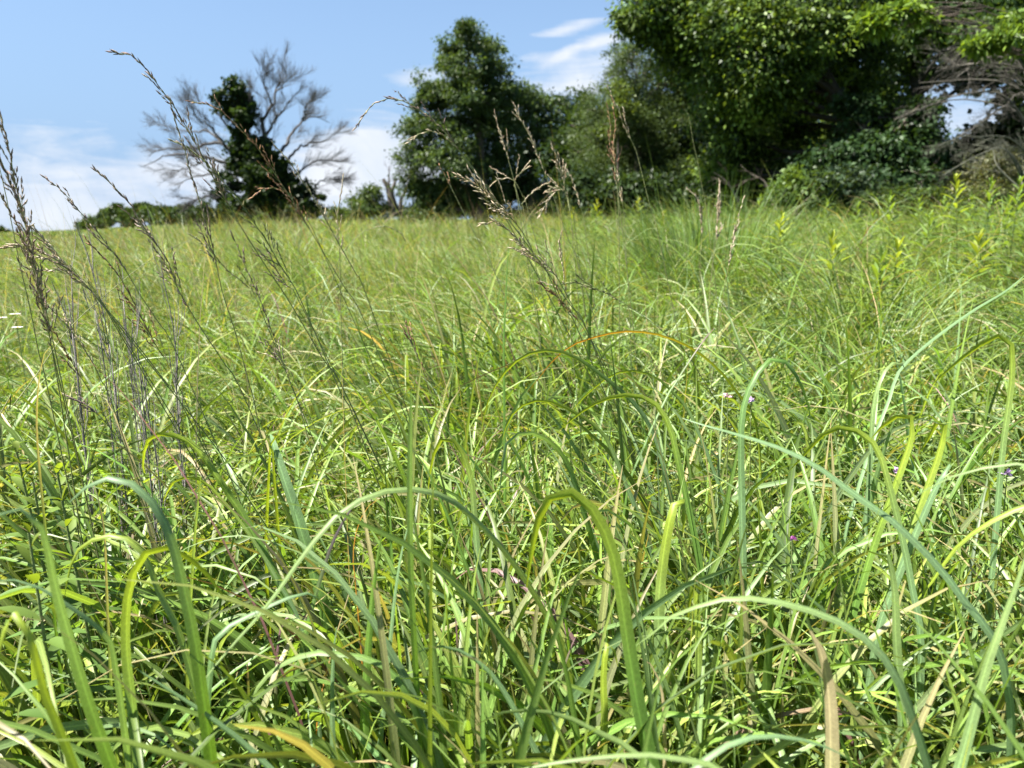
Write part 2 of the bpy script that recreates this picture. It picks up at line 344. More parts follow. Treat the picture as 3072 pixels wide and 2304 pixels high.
# fine undergrowth close by
A0, A1 = -50, 50
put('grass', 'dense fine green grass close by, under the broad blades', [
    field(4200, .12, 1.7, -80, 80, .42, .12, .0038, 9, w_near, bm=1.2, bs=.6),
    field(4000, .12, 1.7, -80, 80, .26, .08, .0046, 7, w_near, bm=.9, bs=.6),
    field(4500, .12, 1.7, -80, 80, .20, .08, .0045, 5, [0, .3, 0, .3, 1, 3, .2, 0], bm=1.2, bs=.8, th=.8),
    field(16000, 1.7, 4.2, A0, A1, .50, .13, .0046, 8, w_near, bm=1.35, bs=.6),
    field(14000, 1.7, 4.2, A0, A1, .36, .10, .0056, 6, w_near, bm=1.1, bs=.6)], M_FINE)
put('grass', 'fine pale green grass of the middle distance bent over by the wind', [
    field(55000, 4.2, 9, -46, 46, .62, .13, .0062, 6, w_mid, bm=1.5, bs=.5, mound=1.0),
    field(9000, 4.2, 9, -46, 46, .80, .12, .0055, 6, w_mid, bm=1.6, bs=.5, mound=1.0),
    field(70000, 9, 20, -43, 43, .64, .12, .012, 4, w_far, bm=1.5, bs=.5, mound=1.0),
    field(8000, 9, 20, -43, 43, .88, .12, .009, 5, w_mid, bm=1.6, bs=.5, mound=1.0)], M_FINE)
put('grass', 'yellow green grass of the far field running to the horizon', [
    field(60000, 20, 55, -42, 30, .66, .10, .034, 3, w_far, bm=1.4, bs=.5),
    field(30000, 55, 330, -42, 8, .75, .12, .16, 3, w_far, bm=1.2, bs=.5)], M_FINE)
# broad blades
PB = (2.0, 3.8)
def w_broad(x, y):
    k_ = smooth(-.4, .5, x / np.maximum(y, .3))
    base = np.array([3., 3.4, 1.2, 2.2, .3, .12, .05, 1.3]); rightw = np.array([3., 3.0, 4., 1.3, .15, .10, .05, .9])
    return base[None] * (1 - k_[:, None]) + rightw[None] * k_[:, None]
put('grass', 'broad glossy green blades arching above the fine grass', [
    field(1000, .3, 1.2, -75, 75, .68, .09, .0122, 16, w_broad, across=2, bm=2.0, bs=.5, clump=7, th=.10, bias=.3, pwr=PB),
    field(3000, .35, 1.5, -10, 62, .68, .10, .0145, 16, w_broad, across=2, bm=1.3, bs=.6, clump=8, th=.10, bias=.1, pwr=(2.4, 4.2)),
    field(4300, 1.0, 2.2, A0, A1, .71, .10, .0120, 16, w_broad, across=2, bm=2.0, bs=.5, clump=8, th=.12, bias=.3, pwr=PB),
    field(4600, 1.0, 2.8, -8, A1, .72, .10, .0138, 14, w_broad, across=2, bm=1.5, bs=.6, clump=8, th=.10, bias=.2, pwr=(2.4, 4.2)),
    field(7000, 2.2, 4.5, A0, A1, .76, .11, .0088, 13, w_broad, across=2, bm=2.1, bs=.4, clump=9, th=.14, pwr=PB),
    field(4000, 2.4, 5.0, -5, A1, .76, .11, .0105, 12, w_broad, across=2, bm=1.9, bs=.5, clump=9, th=.12, bias=.25, pwr=PB),
    field(12000, 4.5, 10, -46, 46, .78, .12, .0085, 9, w_broad, across=1, bm=1.9, bs=.5, clump=9, th=.15, pwr=(1.8, 3), mound=.7)], M_BLADE)
put('grass', 'narrow culms standing thinly through the grass', [
    field(150, .7, 2.2, -60, 20, .95, .12, .0028, 10, [2, 1, 1, 1, 1, 1, .6, 1], across=1, bm=.7, bs=.3, bias=.9, th=.12),
    field(1200, 2.2, 6, -46, 46, .95, .14, .0032, 8, [2, 1, 1, 1, 1, 1, .6, 1], across=1, bm=.8, bs=.4, bias=.8, th=.12)], M_FINE)

put('grass', 'tussocks of cooler taller grass scattered over the meadow', [
    field(9000, 2.6, 8, -46, 46, .86, .12, .0060, 9, [3, 1.4, 3, .6, .1, .2, .05, 2.2], bm=1.5, bs=.5, clump=150, th=.22, bias=.35, pwr=(1.8, 3.2), mound=.3),
    field(12000, 8, 20, -43, 43, .88, .12, .010, 6, [3, 1.4, 3, .6, .2, .2, .05, 2.2], bm=1.5, bs=.5, clump=150, th=.22, bias=.35, pwr=(1.8, 3.2), mound=.3)], M_FINE)
put('grass', 'dry tan and purplish culms standing through the left of the meadow', [
    field(900, 2.2, 7, -46, 8, .98, .14, .0030, 8, [0, 0, 0, .3, 1.5, 2.2, 1.2, 0], bm=.7, bs=.3, bias=.85, th=.12),
    field(2600, 7, 22, -42, 6, .95, .14, .0075, 5, [0, 0, 0, .3, 2, 2.4, .9, 0], bm=.8, bs=.3, bias=.85, th=.12)], M_FINE)

# ------------------------------------------------------------------ traced broad blades, each a thing
CB = dict(g=(.10, .19, .035), b=(.15, .245, .11), y=(.22, .29, .03), p=(.16, .085, .10), d=(.36, .30, .17), k=(.06, .045, .045), o=(.42, .2, .03), l=(.18, .26, .085))  # y: yellow of light shining through a blade, put into its colour
def traced_blade(label, zk, pts, wpx, D0, D1, c0, c1=None, psi=None, name='blade_of_grass', blunt=False, group='broad grass blades arching in the foreground'):
    """pts run from the root side to the tip; D0, D1 distances of both ends"""
    m_ = len(pts); W3 = []
    for i_, (x_, y_) in enumerate(pts):
        f_ = i_ / (m_ - 1); W3.append(P(*px(zk, x_, y_), D0 + (D1 - D0) * f_))
    Lt = float(np.linalg.norm(np.diff(np.array(W3), axis=0), axis=1).sum()); W3 = np.array(W3); d0 = W3[0] - W3[1]; d0 /= np.linalg.norm(d0)
    g0 = W3[0]; hgt = g0[2] - H(g0[0], g0[1])
    if hgt > .05:
        hz = math.hypot(d0[0], d0[1]); m1 = g0 + d0 * .07 + np.array([0, 0, -.03 * hz]); m2 = m1 + d0 * np.array([.06, .06, 0]) + np.array([0, 0, -.10])
        root = np.array([m2[0] + d0[0] * .04, m2[1] + d0[1] * .04, 0]); root[2] = H(root[0], root[1]) - .01
        W3 = np.vstack([root, (m2 + root) / 2, m2, m1, W3]) if hgt > .25 else np.vstack([root, W3])
    n = 44; c = spline(W3, n); t = np.linspace(0, 1, n)
    T = np.gradient(c, axis=0); T /= np.linalg.norm(T, axis=1, keepdims=True)
    view = c - CP; view /= np.linalg.norm(view, axis=1, keepdims=True)
    A = np.cross(T, view); A /= np.maximum(np.linalg.norm(A, axis=1, keepdims=True), 1e-6); B = np.cross(T, A)
    sv = np.array(sdir); best = None; dp = random.uniform(.1, .5)
    for sg in (-1, 1):                                     # the blade lies the way it catches more sun
        ps = sg * (.45 + dp * t); Wt = A * np.cos(ps)[:, None] + B * np.sin(ps)[:, None]; Nt = np.cross(T, Wt); sc_ = np.abs(Nt @ sv)[10:].mean()
        if best is None or sc_ > best[0]: best = (sc_, Wt, Nt)
    Wd, Nn = best[1], best[2]
    wm = wpx * Z[zk][0] / F * D0 * 1.08
    w = np.minimum(1, .55 + t / .3 * .45) * np.maximum(.03, (1 - t ** (12 if blunt else (16 if 'fold' in label or 'hook' in label else 6.5)))) ** (.5 if blunt else .75)
    hw = .5 * wm * w
    vs = np.stack([c - Wd * hw[:, None], c - Wd * (hw * .5)[:, None] + Nn * (hw * .16)[:, None], c + Nn * (hw * .3)[:, None], c + Wd * (hw * .5)[:, None] + Nn * (hw * .16)[:, None], c + Wd * hw[:, None]], 1)
    kk = 5; q = (np.arange(n - 1) * kk)[:, None] + np.arange(kk - 1)[None]; q = np.stack([q, q + 1, q + kk + 1, q + kk], -1).reshape(-1, 4)
    ca, cb = np.array(CB[c0]), np.array(CB[c1 or c0]); f_ = smooth(.66, .92, t)[:, None]
    cc = (ca * (1 - f_) + cb * f_) * (1 + .06 * rng.normal(0, 1, (n, 1))); cc[:6] *= 1.15
    if c0 in 'pk': fr = 1 - Lt / np.linalg.norm(np.diff(c, axis=0), axis=1).sum(); lo = smooth(fr, fr + .15, t)[:, None]; cc = np.array(CB['g']) * (1 - lo) + cc * lo
    uv = np.stack([np.tile(np.linspace(0, 1, kk), n), np.repeat(t * 6, kk)], 1)
    o = build(name, vs.reshape(-1, 3), q, M_BLADE, None, np.repeat(cc, kk, 0), uv, True, W3[0])
    return tag(o, label, 'grass blade', group, 'thing')
TB = [
 ('thick dark green blade bending over at the left edge, its pale back catching the light', '7', [(480,1227),(380,950),(290,650),(230,420),(190,220),(120,125),(40,110),(-60,150)], 72, .55, .50, 'g', 'b', .25),
 ('tall dark green blade whose grey tip arches left above the lower left corner', 'G', [(458,1659),(425,1420),(402,1300),(374,1180),(345,1110),(300,1055),(250,1033),(205,1040),(175,1062),(150,1085)], 34, .60, .62, 'g', 'b', .3),
 ('hoop shaped pale blade painted backlit yellow on its right limb, lower left', '7', [(600,1227),(560,900),(540,700),(548,500),(580,370),(640,290),(700,272),(780,298),(870,370),(930,440),(1000,550)], 62, .62, .66, 'b', 'y', .3),
 ('arched grey green blade with a yellow hanging tip behind the hoop shaped one', '7', [(860,960),(770,640),(690,480),(640,350),(580,260),(500,225),(440,235),(360,262),(310,340),(288,430),(278,490)], 36, .75, .78, 'b', 'y', .3),
 ('blade kinked sharply to the right at its middle, lower left', '7', [(880,1180),(898,900),(930,665),(1020,600),(1150,533),(1300,475),(1370,490),(1400,550)], 40, .66, .74, 'g', 'b', .2),
 ('long thin pale bow sweeping over the centre of the foreground', '7', [(2180,300),(2050,160),(1950,75),(1850,35),(1720,25),(1580,60),(1450,140),(1300,320),(1150,530),(960,745),(840,900)], 30, .78, .62, 'l', 'l', .25),
 ('straight upright blade with a square grey tip, just left of the centre', 'G', [(912,1659),(900,1480),(888,1250),(885,1050),(888,848)], 15, .70, .66, 'g', 'b', .2, True),
 ('broad green arch with a long yellow left limb, right of the square tipped blade', '5', [(850,1680),(835,1500),(795,1360),(755,1280),(700,1235),(655,1240),(610,1320),(582,1450),(568,1600)], 52, .95, .98, 'b', 'y', .3),
 ('grey green arch with a broad near limb in the centre of the foreground', '5', [(1500,1640),(1430,1430),(1370,1320),(1300,1250),(1220,1208),(1150,1205),(1090,1222),(1040,1280),(1020,1400),(1000,1600)], 40, 1.0, .92, 'g', 'b', .3),
 ('wide flat arch with a glossy pale top in the middle of the meadow', '5', [(1760,1500),(1640,1225),(1520,1120),(1400,1050),(1280,1008),(1180,1020),(1100,1070),(1050,1150),(1018,1250)], 34, 1.1, 1.15, 'b', 'y', .4),
 ('dark green arch falling left, its root behind the big centre arches', '5', [(2140,1640),(2085,1400),(2040,1200),(1980,1070),(1900,1000),(1780,975),(1640,1000),(1500,1075),(1350,1200)], 46, 1.0, 1.1, 'g', 'y', .3),
 ('long thin arch behind the wide flat arch, its tip painted backlit yellow', '5', [(1990,1400),(1950,1250),(1880,1110),(1780,990),(1650,880),(1500,770),(1380,715),(1280,705),(1170,730),(1080,790),(990,900),(920,1050),(890,1200)], 30, 1.2, 1.25, 'b', 'y', .35),
 ('narrow grey arch left of the tall rounded hoop blade', '5', [(2180,1150),(2130,1050),(2050,960),(1950,870),(1830,830),(1720,840),(1640,880),(1500,1000),(1400,1120)], 24, 1.25, 1.3, 'b', 'y', .35),
 ('thin upright dark blade standing above the mid meadow, left of the pale seed heads', '5', [(1030,900),(1028,650),(1040,400),(1050,180),(1062,20)], 22, 1.3, 1.3, 'g', 'g', .2),
 ('low wide bow of a green blade, orange then red towards its tip', '5', [(2230,740),(2050,640),(1900,600),(1750,592),(1600,620),(1450,670),(1340,750),(1250,860),(1170,960)], 17, 1.3, 1.2, 'y', 'o', .4),
 ('tall rounded hoop blade, blue green, in the right foreground', '6', [(512,1700),(505,1300),(512,1100),(550,950),(600,850),(660,775),(725,755),(790,790),(850,880),(900,1000),(930,1140)], 50, .95, 1.0, 'b', 'g', .2),
 ('hooked slender blade right of the tall rounded hoop blade', '6', [(1290,1280),(1305,1050),(1340,900),(1380,820),(1440,775),(1490,800),(1500,840)], 36, 1.15, 1.2, 'b', 'l', .2),
 ('straight stiff blade leaning right behind the hooked slender blade', '6', [(1310,1230),(1400,1000),(1460,830),(1640,660),(1900,470),(2100,350),(2230,240)], 26, 1.2, 1.4, 'b', 'b', .2),
 ('tall blade near the right edge folded down to the left, its tip yellow', '6', [(2050,1700),(2085,1300),(2120,1050),(2142,850),(2135,660),(2100,612),(2000,640),(1880,720),(1780,800),(1650,920)], 42, .95, 1.0, 'b', 'y', .2),
 ('long broad blue green blade slanting down to the right across the right foreground', '6', [(1400,1720),(1200,1590),(1050,1465),(900,1370),(750,1300),(600,1248),(400,1190),(240,1145),(150,1115)], 54, .70, .80, 'b', 'b', .5),
 ('broad ribbed blade folded over to the left, right of the long slanting blade', '6', [(1380,1680),(1500,1350),(1540,1200),(1528,1100),(1490,1085),(1400,1130),(1320,1200),(1290,1240)], 58, .9, .95, 'g', 'y', .2),
 ('soft arch with a yellow left limb in front of the folded ribbed blade', '6', [(1440,1680),(1380,1450),(1330,1300),(1250,1220),(1150,1170),(1060,1180),(980,1230),(900,1320),(790,1440)], 42, .85, .95, 'b', 'y', .3),
 ('broad pale blade with its tip folded over left beside the right hand culms', '6', [(1560,1720),(1680,1400),(1725,1240),(1735,1125),(1690,1140),(1640,1230),(1580,1330)], 58, .9, .93, 'l', 'y', .2),
 ('short broad blue blade with a folded tip below the pale folded one', '6', [(1600,1720),(1700,1500),(1780,1380),(1800,1370),(1790,1420)], 52, .85, .85, 'b', 'b', .2),
 ('long light green blade entering from the right edge and drooping left', '6', [(2400,1450),(2212,1395),(2100,1395),(1900,1430),(1750,1480),(1600,1560),(1480,1640)], 34, .6, .66, 'l', 'l', .4),
 ('massive arching blade in the centre foreground, dark stem and yellow green left limb', '8', [(620,1260),(560,1000),(510,700),(470,430),(430,260),(370,140),(310,60),(240,35),(170,60),(120,150),(90,300),(68,450)], 76, .62, .66, 'g', 'y', .3),
 ('broad teal blade with a square folded top right of the massive arching blade', '8', [(640,950),(640,600),(650,400),(680,200),(712,75),(738,72),(748,120),(742,220)], 54, .80, .82, 'b', 'y', .1),
 ('great bow of a blade falling from right to left over the lower right foreground', '8', [(1810,1260),(1680,870),(1560,700),(1420,600),(1280,545),(1100,502),(950,495),(840,520),(700,570),(620,640),(540,700)], 54, .55, .62, 'b', 'l', .4),
 ('flat topped upright blade with shadow bars under the great bow', '8', [(815,1200),(812,900),(808,650),(798,450),(785,440),(770,520),(760,620)], 46, .75, .78, 'b', 'y', .1),
 ('thick pale blade lying in a low arc along the bottom of the photograph', '8', [(560,1180),(480,1120),(380,1075),(250,1010),(130,982),(0,982),(-80,1005),(-160,1050)], 46, .52, .60, 'l', 'l', .5),
 ('very broad pale blade with a torn tan tip in the lower right', '8', [(1385,1300),(1385,1050),(1370,850),(1330,700),(1290,635)], 88, .58, .60, 'l', 'd', .1, True),
 ('strong blade leaning in from the lower right towards the right edge', '8', [(1900,1350),(1975,1080),(2050,800),(2120,600),(2200,380),(2240,250)], 68, .55, .58, 'b', 'l', .1),
 ('upright blade with a short hooked tip in the right foreground', '8', [(1690,1060),(1665,700),(1655,450),(1622,300),(1590,283),(1570,300)], 50, .68, .70, 'b', 'l', .2),
 ('bowed blade rising to the right at the bottom right of centre', '8', [(780,1240),(860,1180),(950,1122),(1100,1087),(1300,1115),(1450,1180)], 46, .5, .52, 'l', 'b', .4),
 ('shallow arc of a blade along the very bottom, under the thick pale one', '8', [(900,1240),(800,1202),(600,1170),(300,1188),(100,1222),(-60,1260)], 40, .46, .48, 'l', 'l', .5),
 ('curving pale blade sweeping down left from the right edge', '8', [(2330,90),(2212,102),(2100,150),(2000,210),(1900,300),(1820,420),(1700,560)], 34, .8, .85, 'l', 'y', .3),
 ('buff withered blade bent over beside the massive arching blade', '8', [(665,1227),(662,1020),(648,880),(610,790),(570,752),(545,748)], 34, .68, .70, 'd', 'd', .1),
 ('upright blade with a folded yellow green tip left of the buff withered blade', '8', [(395,1260),(405,1000),(400,850),(412,705),(440,700),(462,790)], 44, .70, .72, 'l', 'y', .1),
 ('very broad leaf arching left with a separate bright yellow hanging tip, left mid ground', '4', [(1480,1720),(1400,1600),(1300,1450),(1220,1335),(1150,1260),(1050,1218),(960,1212),(900,1240),(872,1310),(862,1400),(882,1490)], 56, .92, 1.0, 'g', 'y', .4),
 ('broad dark green blade standing up beneath the small yellow arches', '4', [(1800,1720),(1720,1480),(1670,1330),(1640,1235),(1630,1215)], 88, 1.0, 1.05, 'g', 'b', .1, True),
 ('small bright yellow arch hanging to the right over the dark broad blade', '4', [(1625,1400),(1632,1280),(1660,1222),(1745,1245),(1782,1300),(1782,1420)], 26, 1.03, 1.0, 'y', 'y', .2),
 ('small bright yellow arch hanging to the left over the dark broad blade', '4', [(1650,1420),(1640,1290),(1600,1228),(1555,1240),(1510,1310),(1490,1410)], 26, 1.02, 1.02, 'y', 'y', .2),
 ('pale blade drooping left with a hooked tip below the very broad leaf', '4', [(1420,1700),(1330,1600),(1240,1500),(1130,1472),(1050,1500),(1010,1560),(985,1620)], 28, .9, .95, 'b', 'y', .3),
 ('narrow stiff stem like blade rising near the left edge to the seed heads', '4', [(265,1700),(245,1500),(222,1200),(225,1000),(240,850),(270,720),(340,640)], 22, .9, .95, 'g', 'd', .1),
 ('purple brown arched blade in the lower left of centre', '7', [(1190,1060),(1188,860),(1198,700),(1215,610),(1258,565),(1320,575),(1370,620)], 20, .85, .88, 'p', 'p', .1),
 ('upright purple blade with a cut tip left of the purple arched blade', '7', [(1072,1010),(1070,880),(1065,762)], 20, .85, .85, 'p', 'p', .1, True),
 ('purple blade standing at the bottom beside the massive arching blade', '7', [(1975,900),(1972,760),(1968,640),(1958,525)], 26, .85, .85, 'p', 'p', .1),
 ('leaning mauve blade with a shadowed root right of the centre bottom', '8', [(180,980),(215,840),(262,700),(290,640)], 34, .78, .80, 'p', 'p', .1),
 ('dark wine red blade behind the massive arching blade', '8', [(368,860),(378,740),(395,620),(400,590)], 28, .85, .85, 'p', 'p', .1),
 ('short purple striped blade at the foot of the massive arching blade', '8', [(420,540),(428,450),(432,380),(438,300)], 26, .9, .9, 'p', 'p', .1),
 ('mauve blade slanting right among the lower centre stems', '7', [(1960,1120),(1900,1040),(1860,960),(1820,900),(1770,840)], 24, .78, .8, 'p', 'p', .1),
 ('purple leaf lying flat at the bottom, left of the centre', '7', [(1200,1240),(1260,1195),(1340,1182),(1420,1187)], 20, .68, .70, 'p', 'p', .4),
 ('purple leaf lying flat at the bottom, right of the thin square tipped stem', '7', [(2240,1215),(2170,1190),(2110,1170),(2050,1165)], 22, .66, .66, 'p', 'p', .4),
 ('black purple thin blade bowed left over the mid meadow', '5', [(1500,760),(1300,740),(1180,750),(1080,785),(950,835),(800,905),(700,960),(635,1000)], 13, 1.35, 1.2, 'k', 'k', .3),
 ('dark purple broken stem leaning right in the right mid ground', '6', [(60,980),(110,900),(220,730),(300,620),(345,570)], 15, 1.2, 1.25, 'k', 'p', .1, True),
 ('curled dry purple blade beside the square tipped blade', '5', [(600,1500),(560,1420),(520,1350),(490,1320),(440,1280),(390,1255),(350,1260)], 26, .95, .98, 'p', 'p', .1),
 ('dark twisted dead blade trailing down left of centre', '7', [(1320,640),(1350,520),(1400,350),(1440,240),(1500,130),(1590,0)], 26, .85, .9, 'k', 'k', .1),
 ('orange blade curving up inside the long thin bow', '7', [(1530,420),(1522,330),(1530,230),(1560,140),(1600,85),(1640,62)], 9, .85, .85, 'o', 'o', .1),
 ('rust coloured thin blade right of the dark twisted dead one', '7', [(1490,520),(1520,430),(1560,330),(1590,350)], 10, .85, .85, 'o', 'd', .1),
 ('pale green blade with a white knee at the left of the foreground', '9', [(960,1700),(950,1420),(930,1250),(895,1080),(862,930),(820,870),(740,830)], 34, .80, .84, 'l', 'd', .1),
 ('straight pale blade cut square at the top, left foreground', '9', [(1740,1720),(1765,1350),(1790,1100),(1815,850)], 40, .86, .86, 'l', 'l', .1, True),
 ('long pale bow spanning the left foreground low down', '9', [(2330,1400),(2111,1385),(1960,1400),(1800,1440),(1650,1510),(1500,1620),(1440,1700)], 22, .8, .8, 'l', 'l', .3),
 ('dark blade leaning left out of the lower left corner', '7', [(330,1260),(270,1100),(190,900),(140,700),(100,600),(60,560),(30,600),(0,700),(-30,850)], 66, .48, .5, 'g', 'y', .3),
 ('bluish blade arching low from the left edge over the corner', '7', [(560,1240),(480,700),(420,620),(300,530),(150,440),(50,415),(-60,420)], 42, .62, .58, 'b', 'b', .3),
 ('slanting pale ribbon running down right to the bottom left of centre', '7', [(1230,1300),(1150,1215),(1040,1110),(880,990),(760,910),(650,840),(560,780)], 44, .58, .62, 'b', 'b', .4),
 ('vertical pale ribbed blade left of the bottom centre', '7', [(1440,1260),(1432,1050),(1432,850),(1440,700),(1452,620)], 42, .70, .71, 'l', 'b', .1),
 ('tall slender blade leaning over the bottom centre', '7', [(1650,1000),(1680,700),(1700,500),(1730,300),(1775,120)], 32, .74, .78, 'b', 'b', .1),
 ('drooping blade end arching over the bottom of the centre', '7', [(1880,1240),(1800,1000),(1740,880),(1680,810),(1600,760),(1450,735),(1330,735),(1200,790),(1110,880),(1060,1000),(1030,1160)], 46, .66, .72, 'g', 'l', .3),
 ('blue green blade curving left beneath the square tipped one', '7', [(2230,1000),(2140,850),(2050,760),(1950,710),(1860,705),(1780,740)], 40, .66, .70, 'b', 'b', .3),
]
for row in TB:
    lab, zk, pts, wpx, D0, D1, c0, c1, psi = row[:9]
    traced_blade(lab, zk, pts, wpx, D0, D1, c0, c1, psi, blunt=len(row) > 9)

# ------------------------------------------------------------------ flowering stalks
HC = dict(p=[(.24, .16, .14), (.34, .25, .2), (.16, .10, .095), (.42, .33, .25)], t=[(.50, .40, .27), (.62, .52, .38), (.35, .25, .16)], r=[(.28, .13, .07), (.40, .22, .11), (.20, .10, .06)], g=[(.16, .19, .06), (.26, .24, .12), (.12, .14, .05)], w=[(.7, .68, .6), (.55, .5, .4)])
def stalk(label, segs, head, D0, D1, kind='p', dens=1.0, sl=.0095, spread=.32, stem=.0011, sc=(.13, .14, .05), branchy=.5, cat='grass stalk', group='seed headed grass stalks rising above the meadow'):
    """segs: list of (zoom, points) from tip to root side; head: share of the traced length that carries spikelets; D0 root, D1 tip distance"""
    pp = [px(zk, x_, y_) for zk, pts in segs for x_, y_ in pts]; m_ = len(pp)
    L2 = np.r_[0, np.cumsum([math.dist(a, b) for a, b in zip(pp[:-1], pp[1:])])]; L2 /= L2[-1]
    W3 = np.array([P(a, b, D1 + (D0 - D1) * f_) for (a, b), f_ in zip(pp, L2)])
    e = W3[-1]; d = W3[-1] - W3[-2]; d /= np.linalg.norm(d); hg = e[2] - H(e[0], e[1])
    if hg > .04:
        hd = d[:2] * hg * .55 / max(.4, abs(d[2])); root = np.array([e[0] + hd[0], e[1] + hd[1], 0.]); root[2] = H(root[0], root[1]) - .01
        mid_ = e * .55 + root * .45; mid_[:2] += hd * .12; W3 = np.vstack([W3, mid_, root])
    c = spline(W3, 60); arc = np.r_[0, np.cumsum(np.linalg.norm(np.diff(c, axis=0), axis=1))]
    tr = spline(W3[:m_], 40); Lh = np.linalg.norm(np.diff(tr, axis=0), axis=1).sum() * head
    base = c[-1]; eo = empty('grass_stalk', base, label, cat, group)
    sb = MB(); tt = arc / arc[-1]; sb.tube(c - base, stem * (.35 + .65 * tt ** .6), 5, np.array(sc)[None] * (.9 + .4 * (1 - tt))[:, None])
    sb.build('stem', M_STEM, eo)
    if Lh > 0:
        hb = MB(); s = .001; pal = HC[kind]; side = 1
        while s < Lh:
            i_ = min(np.searchsorted(arc, s, side='right'), len(c) - 1); f_ = (s - arc[i_ - 1]) / (arc[i_] - arc[i_ - 1]); p_ = c[i_ - 1] * (1 - f_) + c[i_] * f_
            T = c[i_ - 1] - c[i_]; T /= np.linalg.norm(T)
            a = rng.normal(0, 1, 3); a -= a.dot(T) * T; a /= np.linalg.norm(a)
            up_ = T + a * random.uniform(.5, 1.3) * spread
            col = np.array(random.choice(pal)) * random.uniform(.75, 1.25)
            fr = s / Lh
            if random.random() < branchy * fr and s > .03:      # short side branch carrying its own spikelets
                bl = random.uniform(.015, .05) * (.5 + fr); u_ = up_ / np.linalg.norm(up_); q_ = p_ - base
                hb.tube([q_, q_ + u_ * bl * .5, q_ + (u_ * .8 + T * .2) * bl], [.0004, .0003, .0002], 3, np.array(sc) * 1.4)
                for kq in range(max(2, int(bl / .008))):
                    qq = q_ + u_ * bl * (.3 + .7 * kq / max(1, int(bl / .008))); a2 = rng.normal(0, .25, 3)
                    hb.spindle(qq, u_ + a2, sl * random.uniform(.7, 1.05), sl * .10, np.array(random.choice(pal)) * random.uniform(.8, 1.2), 4)
            else: hb.spindle(p_ - base, up_, sl * random.uniform(.75, 1.2), sl * random.uniform(.085, .125), col, 4)
            s += random.uniform(.6, 1.3) * sl * .55 / dens
        hb.build('seed_head', M_HEAD, eo)
    return eo
